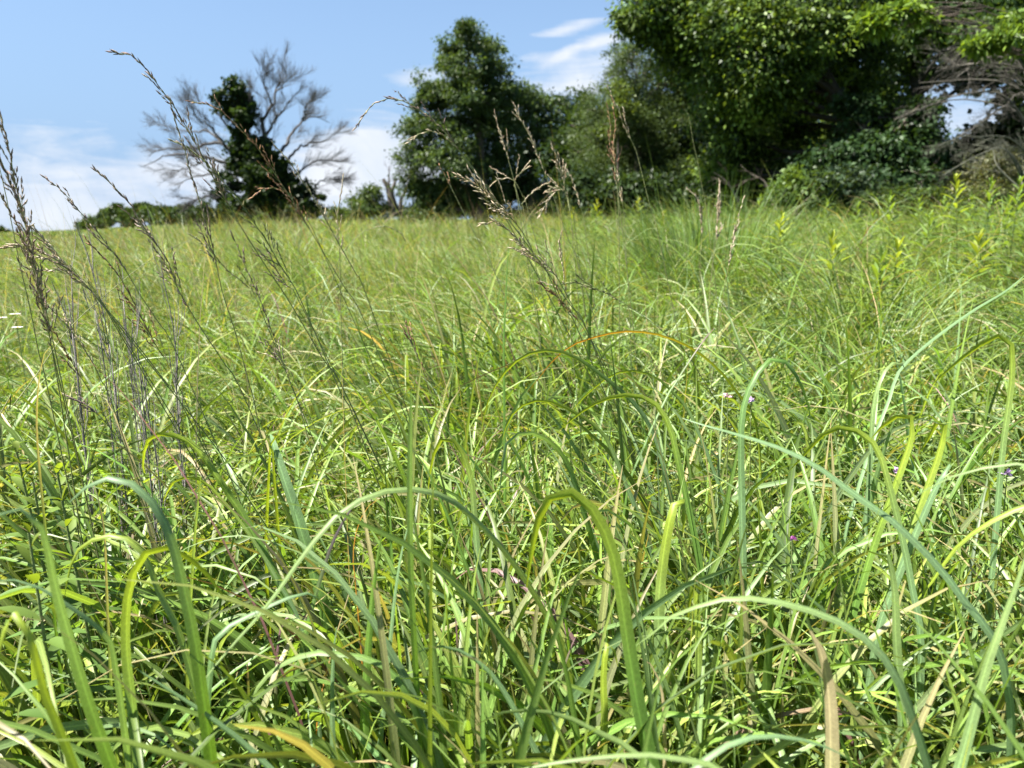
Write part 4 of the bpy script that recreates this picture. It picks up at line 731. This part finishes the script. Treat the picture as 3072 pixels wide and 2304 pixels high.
def tree(name, label, cat, zk, spots_, D, n, size, cols, trunkpx, rtrunk, mat=None, group=None, dj=.5, thick=.9, trunk_col=(.09, .07, .055), rs=1.0, **kw):
    """spots_: (x, y, rx, ry[, dD]) of the crown's clumps, sized as they stand at distance D"""
    cl = []
    for s_ in spots_:
        x_, y_, rx_, ry_ = s_[0], s_[1], s_[2] * rs, s_[3] * rs; dD = s_[4] if len(s_) > 4 else random.uniform(-dj, dj)
        Dp = D + dD; q_ = Z[zk][0] / F * Dp; cl.append((P(*px(zk, x_, y_), Dp), (rx_ * q_, max(rx_, ry_) * q_ * thick, ry_ * q_)))
    tb = P(*px(zk, *trunkpx[0]), D); base = np.array([tb[0], D, H(tb[0], D)]); eo = empty(name, base, label, cat, group)
    tw_ = min(1, rtrunk / .09); tm_ = MB(); tp = [base * 0] + [P(*px(zk, *q_), D) - base for q_ in trunkpx[1:]]
    c = spline(tp, 16); tm_.tube(c, np.linspace(rtrunk, rtrunk * .25, 16) * (1 + .25 * np.exp(-np.linspace(0, 8, 16))), 8, trunk_col)
    for cen, rad in cl:
        e = cen - base; j_ = int(np.argmin(np.linalg.norm(c - e, axis=1) + np.where(c[:, 2] > e[2] - .1, 2.0, 0))); j_ = min(j_, 14)
        bc = bough(tm_, c[j_], e, max(.02 * tw_, rtrunk * .4 * (1 - j_ / 18)), .012 * tw_, .07, 8, trunk_col, 5, .06)
        for _ in range(7):
            d = rng.normal(0, 1, 3); d /= np.linalg.norm(d); bough(tm_, bc[random.randint(3, 7)], e + d * np.array(rad) * .8, .018 * tw_, .004, .08, 6, trunk_col, 4)
    tm_.build('trunk', M_BARK, eo)
    foliage('crown', cl, n, size, mat or M_TREE, eo, base, cols, **kw)
    return eo
DK = [(.022, .041, .014), (.028, .05, .016), (.035, .06, .019)]  # dark leaves; inside the wood the shade is put into this colour
MDL = [(.040, .070, .022), (.054, .090, .027), (.072, .112, .032)]
BR = [(.034, .064, .018), (.050, .09, .023), (.08, .135, .030), (.13, .195, .038)]
# tall leafy tree in the middle
tree('leafy_tree', 'tall leafy tree with a pointed lumpy crown in the middle of the hedgerow', 'tree', 'G',
     [(1010,65,38,28), (985,110,52,34), (1045,95,50,32), (1000,160,70,40), (1065,150,45,34), (960,195,60,34), (1040,210,70,45), (1085,200,40,40), (925,215,34,26), (1000,265,85,50), (920,270,55,38), (1075,270,60,50),
      (905,330,50,45), (975,340,75,50), (1060,350,70,55), (900,400,48,42), (960,420,70,50), (1040,430,70,45), (925,455,50,28)], 26, 80000, .10, MDL,
     [(1045,475), (1040,380), (1030,250), (1010,120)], .22, dj=.9, hang=.5, sub=75, subr=.36, loose=2.4, rs=.9)
tree('leafy_tree', 'round headed tree leaning on the right of the tall pointed one', 'tree', 'G',
     [(1130,205,40,32), (1165,225,45,35), (1115,260,50,45), (1175,280,50,45), (1130,330,60,50), (1190,350,50,50), (1140,400,60,45), (1195,430,45,30)], 27, 22000, .11, MDL, [(1150,470), (1150,380), (1150,250)], .16, dj=.8, hang=.4, loose=1.4)
tree('leafy_tree', 'distant dark tree in the dip of the hedgerow', 'tree', 'G',
     [(1215,220,30,25), (1255,225,30,30), (1225,270,45,40), (1265,280,40,45), (1240,340,50,50), (1230,400,50,45), (1270,420,40,35)], 31, 15000, .12, DK, [(1240,460), (1240,380), (1235,260)], .16, dj=.8)
# soft tree
tree('soft_tree', 'soft grey green feathery tree between the tall leafy tree and the big shady one', 'tree', 'G',
     [(1335,130,28,30), (1365,110,30,30), (1345,190,50,45), (1400,150,40,45), (1300,240,40,40), (1370,260,70,50), (1430,220,55,60), (1480,170,50,60), (1290,310,50,45), (1360,340,70,50), (1450,310,70,60), (1510,260,50,60),
      (1290,380,50,40), (1370,410,70,35), (1450,390,70,40), (1520,350,50,50), (1260,400,30,40)], 18, 100000, .058, [(.052, .084, .026), (.064, .10, .03), (.08, .118, .034)],
     [(1380,440), (1380,350), (1375,200)], .15, M_CEDAR, dj=.7, rs=1.22, hang=-.3, sub=60, subr=.28, asp=.32, loose=1.3)
tree('leafy_tree', 'yellowish young tree showing beside the feathery one', 'tree', 'G', [(1335,200,22,30), (1345,240,24,30), (1330,290,24,30)], 17, 2500, .07, [(.09, .13, .028)], [(1335,440), (1335,330), (1338,200)], .04, dj=.2)
# big shady tree
tree('shady_tree', 'big broad leaved tree with sunlit top leaves and a black shaded interior', 'tree', 'G',
     [(1390,30,45,30,-.3), (1365,48,30,18,-.3), (1430,15,60,45,0), (1415,75,38,24,0), (1500,30,80,60,0), (1470,90,50,40,.2), (1560,60,70,55,-.6), (1530,130,60,50,.1), (1600,110,60,50,-.8), (1640,160,50,45,-1.0), (1590,190,60,50,-.2),
      (1650,40,80,60,-.8), (1720,70,70,50,-1.0), (1700,140,60,40,-.6), (1780,40,80,55,-.4), (1800,120,70,45,.3), (1870,70,70,60,.4), (1650,220,60,40,-.2), (1570,250,60,50,.5), (1740,200,70,40,.8), (1840,190,70,40,1.2), (1700,280,60,40,1.2),
      (1600,320,60,45,.9), (1560,380,50,40,.8), (1640,390,60,40,1.4), (1440,-60,90,60,0), (1600,-80,120,70,0), (1780,-90,120,70,0), (1950,-60,110,70,.5), (1930,60,60,50,1.0), (1900,250,60,50,1.6), (1820,290,60,40,1.6)], 12.5, 190000, .068, BR + [(.15, .22, .04)],  # last bright leaf tone stands in for sunlit highlights in the crown
     [(1850,425), (1860,300), (1830,260), (1780,160), (1740,40)], .26, dj=.6, jit=.5, hang=.5, sub=70, subr=.42, loose=2.4, asp=.6, rs=1.08, shell=.7, trunk_col=(.04, .033, .028))
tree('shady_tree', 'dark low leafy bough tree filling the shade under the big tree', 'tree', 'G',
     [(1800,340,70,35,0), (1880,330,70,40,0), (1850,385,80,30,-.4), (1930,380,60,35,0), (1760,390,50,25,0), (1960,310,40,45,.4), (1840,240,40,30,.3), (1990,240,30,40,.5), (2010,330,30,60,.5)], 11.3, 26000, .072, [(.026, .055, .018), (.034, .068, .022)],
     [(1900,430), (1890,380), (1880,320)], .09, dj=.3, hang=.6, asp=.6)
tree('shady_tree', 'tree at the upper right whose foliage closes the corner', 'tree', 'G',
     [(2010,30,60,50,-2), (2090,20,70,40,-2.2), (2170,20,70,50,-2), (2130,60,50,30,-3), (2190,75,40,25,-3), (2060,70,50,30,-1), (1990,110,50,40,-.2), (2100,-60,110,60,-2), (2220,-20,70,60,-2), (2150,110,40,18,-2.4), (2260,80,60,50,-2), (2250,170,50,50,-2)], 12.4, 26000, .075, BR,
     [(1990,430), (1985,250), (1975,120), (2010,0)], .17, dj=.5, hang=.5, asp=.5, trunk_col=(.035, .035, .03))
tree('overhanging_bough', 'yellow green sunlit spray of leaves hanging before the dark upper right wood', 'bough', 'G',
     [(1885,40,26,14,0), (1925,30,26,14,0), (1960,22,26,12,0), (1905,60,22,12,0), (1990,40,14,14,0), (1880,56,18,10,0)], 8.6, 1700, .085, [(.10, .17, .026), (.14, .215, .03)],
     [(2330,430), (2300,150), (2150,-60), (2030,-30), (1975,15)], .022, dj=.15, hang=.3, asp=.36, sub=14)
tree('overhanging_bough', 'yellow green hanging leaves at the right edge above the bare brushwood', 'bough', 'G',
     [(2110,95,22,10), (2140,92,24,10), (2175,80,26,14), (2200,50,24,20), (2125,108,14,8), (2195,105,16,10)], 8.2, 1700, .08, [(.09, .155, .026), (.13, .20, .03)],
     [(2340,430), (2320,150), (2290,20), (2235,55)], .022, dj=.15, hang=.4, asp=.36, sub=14)
# woods behind: their dark leaf colour stands in for deep background shade
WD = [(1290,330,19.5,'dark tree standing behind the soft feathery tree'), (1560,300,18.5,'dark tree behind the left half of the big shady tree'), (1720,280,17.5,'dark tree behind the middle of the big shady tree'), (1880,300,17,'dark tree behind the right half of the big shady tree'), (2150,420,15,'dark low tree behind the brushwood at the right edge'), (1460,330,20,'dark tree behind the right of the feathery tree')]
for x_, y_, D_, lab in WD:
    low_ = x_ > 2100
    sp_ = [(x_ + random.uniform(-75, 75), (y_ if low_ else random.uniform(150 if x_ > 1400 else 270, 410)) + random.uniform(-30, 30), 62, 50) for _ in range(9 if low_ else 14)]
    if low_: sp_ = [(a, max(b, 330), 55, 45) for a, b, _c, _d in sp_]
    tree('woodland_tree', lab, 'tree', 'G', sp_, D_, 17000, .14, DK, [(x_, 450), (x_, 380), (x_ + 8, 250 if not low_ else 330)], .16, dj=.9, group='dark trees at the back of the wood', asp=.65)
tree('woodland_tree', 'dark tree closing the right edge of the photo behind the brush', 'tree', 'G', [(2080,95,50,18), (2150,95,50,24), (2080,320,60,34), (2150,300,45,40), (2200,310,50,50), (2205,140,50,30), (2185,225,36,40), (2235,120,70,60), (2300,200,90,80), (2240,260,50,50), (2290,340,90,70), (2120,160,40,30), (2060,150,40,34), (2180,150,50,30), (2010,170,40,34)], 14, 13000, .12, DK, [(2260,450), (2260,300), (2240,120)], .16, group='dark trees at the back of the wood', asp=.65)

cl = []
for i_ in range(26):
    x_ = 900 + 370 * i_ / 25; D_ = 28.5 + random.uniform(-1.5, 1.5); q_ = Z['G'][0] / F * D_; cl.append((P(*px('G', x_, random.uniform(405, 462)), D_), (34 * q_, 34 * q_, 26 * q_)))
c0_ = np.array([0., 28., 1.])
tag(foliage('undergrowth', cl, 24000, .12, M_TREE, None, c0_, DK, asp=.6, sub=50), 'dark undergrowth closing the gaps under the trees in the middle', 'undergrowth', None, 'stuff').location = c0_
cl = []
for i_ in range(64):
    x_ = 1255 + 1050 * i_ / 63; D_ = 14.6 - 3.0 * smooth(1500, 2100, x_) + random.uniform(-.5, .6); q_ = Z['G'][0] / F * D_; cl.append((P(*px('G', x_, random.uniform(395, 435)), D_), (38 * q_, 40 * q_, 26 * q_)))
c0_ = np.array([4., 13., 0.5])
tag(foliage('undergrowth', cl, 42000, .09, M_TREE, None, c0_, DK, asp=.6, sub=50), 'dark undergrowth, its leaves coloured for the shade at the foot of the wood', 'undergrowth', None, 'stuff').location = c0_
# bushes
def bush(label, zk, spots_, D, n, size, cols, name='shrub', **kw):
    x_ = sum(s_[0] for s_ in spots_) / len(spots_); yb = max(s_[1] + s_[3] for s_ in spots_)
    return tree(name, label, 'shrub', zk, spots_, D, n, size, cols, [(x_, yb), (x_, yb - 5), (x_, sum(s_[1] for s_ in spots_) / len(spots_))], .03, dj=.25, **kw)
bush('green shrub growing in the open left of the tall leafy tree', 'G', [(775,435,24,24), (805,430,24,26), (790,455,40,18), (825,455,20,16)], 27, 6000, .10, MDL)
bush('low pale shrub right of the dead tree', 'G', [(730,462,20,12), (750,465,22,10)], 28, 1800, .10, MDL)
bush('sprawling shrub at the left foot of the dead tree', 'G', [(410,470,22,18), (440,462,26,20), (470,468,22,18), (495,460,24,20)], 31, 6500, .11, DK)
bush('bright shrub under the big shady tree, glossy leaved', 'G', [(1720,395,34,22), (1750,410,34,22), (1700,415,30,16)], 9.8, 4500, .07, [(.07, .12, .03), (.095, .15, .035)], hang=.3)
bush('grey leaved shrub right of the bright one under the big tree', 'G', [(1790,400,36,26), (1830,395,40,30), (1800,430,50,18), (1860,425,36,20)], 10.0, 5500, .07, [(.035, .062, .03), (.05, .08, .038)], hang=.3)
bush('low scrub between the grey leaved shrub and the brushwood', 'G', [(1930,425,36,16), (1980,430,36,16), (2020,420,30,18), (1890,435,30,12)], 9.6, 4500, .06, MDL)
bush('sage green scrub beneath the brushwood at the right edge', 'G', [(2120,370,40,24), (2170,345,34,24), (2080,400,36,22), (2150,410,50,20), (2205,380,30,40)], 8.6, 8000, .045, [(.10, .12, .05), (.14, .14, .07)], asp=.3)
bush('shaded shrub in the gap under the tall leafy tree', 'G', [(1180,455,40,18), (1230,455,36,18), (1270,440,30,22)], 25, 4000, .11, DK)
bush('scrub at the foot of the feathery tree', 'G', [(1310,440,36,18), (1360,445,36,14), (1410,440,36,16), (1470,435,40,18), (1530,425,40,18)], 15.5, 8000, .08, MDL)

# distant treeline
cl = []
for i_ in range(46):
    f_ = i_ / 45; x_ = 185 + 260 * f_ + random.uniform(-4, 4); top = 484 - 24 * smooth(180, 265, x_) - 5 * math.sin(x_ * .085) - random.uniform(0, 6); D_ = 190 - 30 * f_; q_ = Z['G'][0] / F * D_
    sz = random.uniform(.7, 1.5); cl.append((P(*px('G', x_, top + 14 - 5 * sz), D_), (8 * q_ * sz, 9 * q_, 11 * q_ * sz)))
c0_ = np.array([-50., 180., 0])
tag(foliage('treeline', cl, 42000, .75, M_TREE, None, c0_, [(.035, .06, .022), (.045, .075, .028)], asp=.7, subr=.8), 'distant dark treeline along the horizon left of the dead tree', 'treeline', None, 'stuff').location = c0_
cl = []
for i_ in range(12):
    D_ = 300.; q_ = Z['G'][0] / F * D_; cl.append((P(*px('G', -60 + i_ * 6.3, 496 + max(0, i_ - 8) * 1.6), D_), (6 * q_, 6 * q_, 6 * q_)))
c0_ = np.array([-200., 300., 0])
tag(foliage('treeline', cl, 7000, 1.1, M_TREE, None, c0_, [(.04, .065, .028)], asp=.7, subr=.8), 'farthest treeline, a dark sliver at the left edge of the horizon', 'treeline', None, 'stuff').location = c0_

# ------------------------------------------------------------------ bare branching
def twigs(mb, c, r, depth, L_, col, up_=.25, nb=7, spread=.8, cen=None, k_=3, rmin=.0025, tipf=0.0):
    """children along the polyline c"""
    m_ = len(c)
    for q_ in range(nb):
        f_ = random.uniform(.25 if not tipf else .08, 1); i_ = min(int(f_ * (m_ - 1)), m_ - 2); p0 = c[i_]; T = c[i_ + 1] - c[i_]; T /= np.linalg.norm(T)
        a = rng.normal(0, 1, 3); a -= a.dot(T) * T; a /= np.linalg.norm(a)
        d = T * random.uniform(.5, 1.1) + a * spread * random.uniform(.5, 1.1) + np.array([0, 0, up_])
        if cen is not None: o_ = p0 - cen; d += .5 * o_ / max(np.linalg.norm(o_), .1)
        d /= np.linalg.norm(d); l_ = L_ * random.uniform(.5, 1.2) * (1 + .2 * bool(tipf) - tipf * f_); r0 = r * random.uniform(.4, .65)
        n_ = 6; t_ = np.linspace(0, 1, n_); cc = p0 + d * l_ * t_[:, None] + np.cumsum(rng.normal(0, .045 * l_, (n_, 3)), 0) * t_[:, None] + np.array([0, 0, 1]) * (up_ * l_ * .3 * t_ ** 2)[:, None]
        mb.tube(cc, np.linspace(r0, max(r0 * .3, rmin), n_), k_, col)
        if depth > 1: twigs(mb, cc, r0, depth - 1, L_ * .6, col, up_, nb, spread, cen, 3, rmin, tipf)
D = 32.
base = P(*px('1', 1640, 1325), D); base[2] = H(base[0], base[1])
dt = empty('dead_tree', base, 'bare dead tree with wide fans of twigs, its trunk wrapped in dark ivy', 'tree')
tb_ = MB(); fine = MB(); bc = (.06, .055, .052)
limbs = [([(1640,1340),(1600,1150),(1560,1000),(1500,850),(1480,720),(1450,560)], .30, .05), ([(1640,1340),(1660,1100),(1640,960),(1600,820),(1585,740),(1640,640),(1665,560),(1690,440)], .26, .03),
         ([(1560,1000),(1450,980),(1360,880),(1280,860),(1150,900),(1000,900),(900,940)], .16, .02), ([(1480,1080),(1380,1000),(1250,950),(1100,930),(980,950),(870,1000)], .14, .02),
         ([(1500,1150),(1420,1080),(1300,1050),(1150,1080),(1050,1120)], .11, .015), ([(1500,850),(1420,800),(1340,720),(1270,640),(1180,620)], .10, .015), ([(1360,880),(1280,780),(1180,700),(1130,600)], .08, .012),
         ([(1640,960),(1720,880),(1760,800),(1830,730),(1900,700),(1990,740)], .13, .015), ([(1600,820),(1680,700),(1740,620),(1790,560)], .10, .012), ([(1700,1000),(1800,900),(1880,860),(1960,850),(2030,800)], .10, .012),
         ([(1750,1100),(1850,1000),(1950,960),(2040,980)], .09, .012), ([(1850,1200),(1930,1100),(2010,1080),(2060,1120)], .07, .01), ([(1640,640),(1600,520),(1570,430)], .07, .01), ([(1665,560),(1720,500),(1730,450)], .05, .01), ([(1250,950),(1150,1010),(1030,1040),(960,1060)], .06, .01), ([(1450,1200),(1300,1180),(1150,1200),(1060,1180)], .07, .01),
         ([(1360,880),(1260,800),(1130,790),(1010,760),(940,760)], .08, .01), ([(1585,740),(1520,640),(1510,560)], .07, .01), ([(1830,730),(1850,640),(1880,600)], .06, .01)]
cen = P(*px('1', 1580, 1100), D) - base
for i_, (pts, r0, r1) in enumerate(limbs):
    dj = 0 if i_ < 2 else random.uniform(-2.2, 2.2); W3 = np.array([P(*px('1', x_, y_), D + dj * k_ / (len(pts) - 1)) for k_, (x_, y_) in enumerate(pts)]) - base
    c = spline(W3, 22); c[1:-1] += rng.normal(0, .03, (20, 3)); tb_.tube(c, np.linspace(r0, r1, 22) * .62, 7, bc)
    twigs(fine, c[7 if i_ < 2 else 1:], .022, 3, 1.2, bc, .10, 7, .75, cen, 3, .0028, .72)
tb_.build('trunk', M_BARK, dt); fine.build('twigs', M_BARK, dt)
ivy = [(1408,515,32,40), (1440,540,40,50), (1330,590,38,40), (1460,590,60,50), (1390,650,60,50), (1470,700,60,60), (1500,640,30,50), (1460,790,60,50), (1560,860,60,60), (1440,880,50,60), (1430,980,50,70), (1530,960,80,70), (1620,960,50,70), (1690,1030,70,70),
       (1560,1070,110,80), (1680,1130,120,80), (1800,1160,80,70), (1560,1200,90,80), (1680,1240,120,70), (1800,1250,110,60), (1890,1270,60,50), (1930,1200,25,30), (1420,1120,40,40), (1450,1220,50,40), (1380,1260,60,40), (1350,1060,35,40), (1330,1180,50,50), (1480,1290,120,35), (1700,1300,160,30)]
cl = []
for x_, y_, rx_, ry_ in ivy:
    Dp = D + random.uniform(-.6, .4); q_ = Z['1'][0] / F * Dp; cl.append((P(*px('1', x_, y_), Dp), (rx_ * q_ * 1.02, max(rx_, ry_) * q_, ry_ * q_)))
foliage('ivy', cl, 52000, .12, M_TREE, dt, base, [(.018, .036, .011), (.025, .048, .013), (.033, .06, .015)], asp=.8, subr=.34, loose=2.6, sub=45)

# snag left of the tall leafy tree
base = P(*px('2', 350, 1310), 27.); base[2] = H(base[0], 27.); eo = empty('dead_snag', base, 'broken dead snag standing left of the tall leafy tree', 'dead tree')
b = MB(); f2 = MB()
for pts, r0 in (([(370,1310),(350,1200),(330,1130),(300,1080)], .22), ([(350,1250),(355,1150),(380,1080)], .12), ([(340,1200),(335,1100),(338,1000)], .05), ([(400,1300),(410,1200),(440,1140)], .1)):
    c = spline(np.array([P(*px('2', *q_), 27.) for q_ in pts]) - base, 12); b.tube(c, np.linspace(r0, r0 * .25, 12), 6, (.09, .075, .065)); twigs(f2, c, .02, 2, .3, (.1, .085, .07), .1, 5)
b.build('trunk', M_BARK, eo); f2.build('twigs', M_BARK, eo)

# bare brushwood at the right edge
def brush(label, lines, D, nb, L_, col, depth=3, r0=.014, name='bare_shrub'):
    base = P(*px('3', *lines[0][0]), D); base[2] = H(base[0], D); eo = empty(name, base, label, 'bare shrub', 'leafless brushwood at the right edge'); b = MB(); f2 = MB()
    for ln in lines:
        dj = random.uniform(-.7, .5); W3 = np.array([P(*px('3', x_, y_), D + dj * k_ / (len(ln) - 1)) for k_, (x_, y_) in enumerate(ln)]) - base
        c = spline(W3, 14); b.tube(c, np.linspace(r0, r0 * .3, 14), 5, col); twigs(f2, c[1:], r0 * .42, depth, L_, col, .0, nb, .55, None, 3, .0009, .5)
    b.build('branches', M_BARK, eo); f2.build('twigs', M_BARK, eo)
GB = (.085, .078, .066)
brush('grey bare branches reaching left across the dark wood, above the bright gap', [[(2350,900),(2300,500),(2150,400),(1950,380),(1750,400),(1550,370)], [(2300,600),(2100,500),(1900,480),(1720,490),(1580,500)], [(2300,550),(2150,330),(1980,300),(1850,330)], [(2300,450),(2200,260),(2050,230),(1900,270),(1750,300)], [(2300,450),(2200,330),(2050,330),(1900,400),(1800,470)], [(2250,800),(2212,420),(2100,350),(1980,330)]], 8.8, 5, .40, GB)
brush('grey bare branches below the bright gap, spreading left', [[(2300,1000),(2200,700),(2000,620),(1800,600),(1600,650),(1430,720)], [(2300,900),(2150,640),(2000,700),(1900,770),(1780,850)], [(2250,800),(2100,580),(1900,560),(1700,610),(1520,700)], [(2350,800),(2200,560),(2100,640),(1980,720),(1880,800)]], 8.8, 5, .36, GB, r0=.012)
brush('tangled tan brush low at the right edge', [[(2250,1150),(2150,950),(2000,850),(1850,820),(1700,880)], [(2212,1100),(2100,900),(1950,930),(1800,1010),(1720,1060)], [(2200,1150),(2050,1000),(2020,900),(1900,870)], [(2300,1000),(2150,850),(2050,820),(1900,830)], [(2200,1120),(2212,1000),(2150,930)]], 8.0, 5, .30, (.075, .078, .055), r0=.010)
brush('dead sticks in the black shade under the big tree', [[(1290,1250),(1180,1150),(1050,1130),(900,1150)], [(1590,1240),(1600,1130),(1590,1050)], [(1300,1240),(1400,1170),(1350,1140)], [(700,1240),(650,1100),(560,1050)], [(500,1230),(420,1100),(340,1040)]], 10.4, 3, .35, (.2, .16, .13), 2, .014)
# curling white dead stem
base = P(*px('3', 1850, 1330), 4.3); gz = H(base[0], 4.3); b = MB()
c = spline(np.array([P(*px('3', *q_), 4.3) for q_ in [(1800,1130),(1830,1165),(1858,1220),(1862,1270),(1848,1330),(1850,1500)]]) - base, 20); e = c[-1].copy(); e[2] = gz - base[2]; b.tube(np.vstack([c, e]), np.r_[np.linspace(.008, .012, 20), .01], 6, (.5, .47, .38))
tag(b.build('dead_plant', M_STEM, None, base), 'curling whitish dead stem beside the tallest bright leafy plant', 'dead plant')
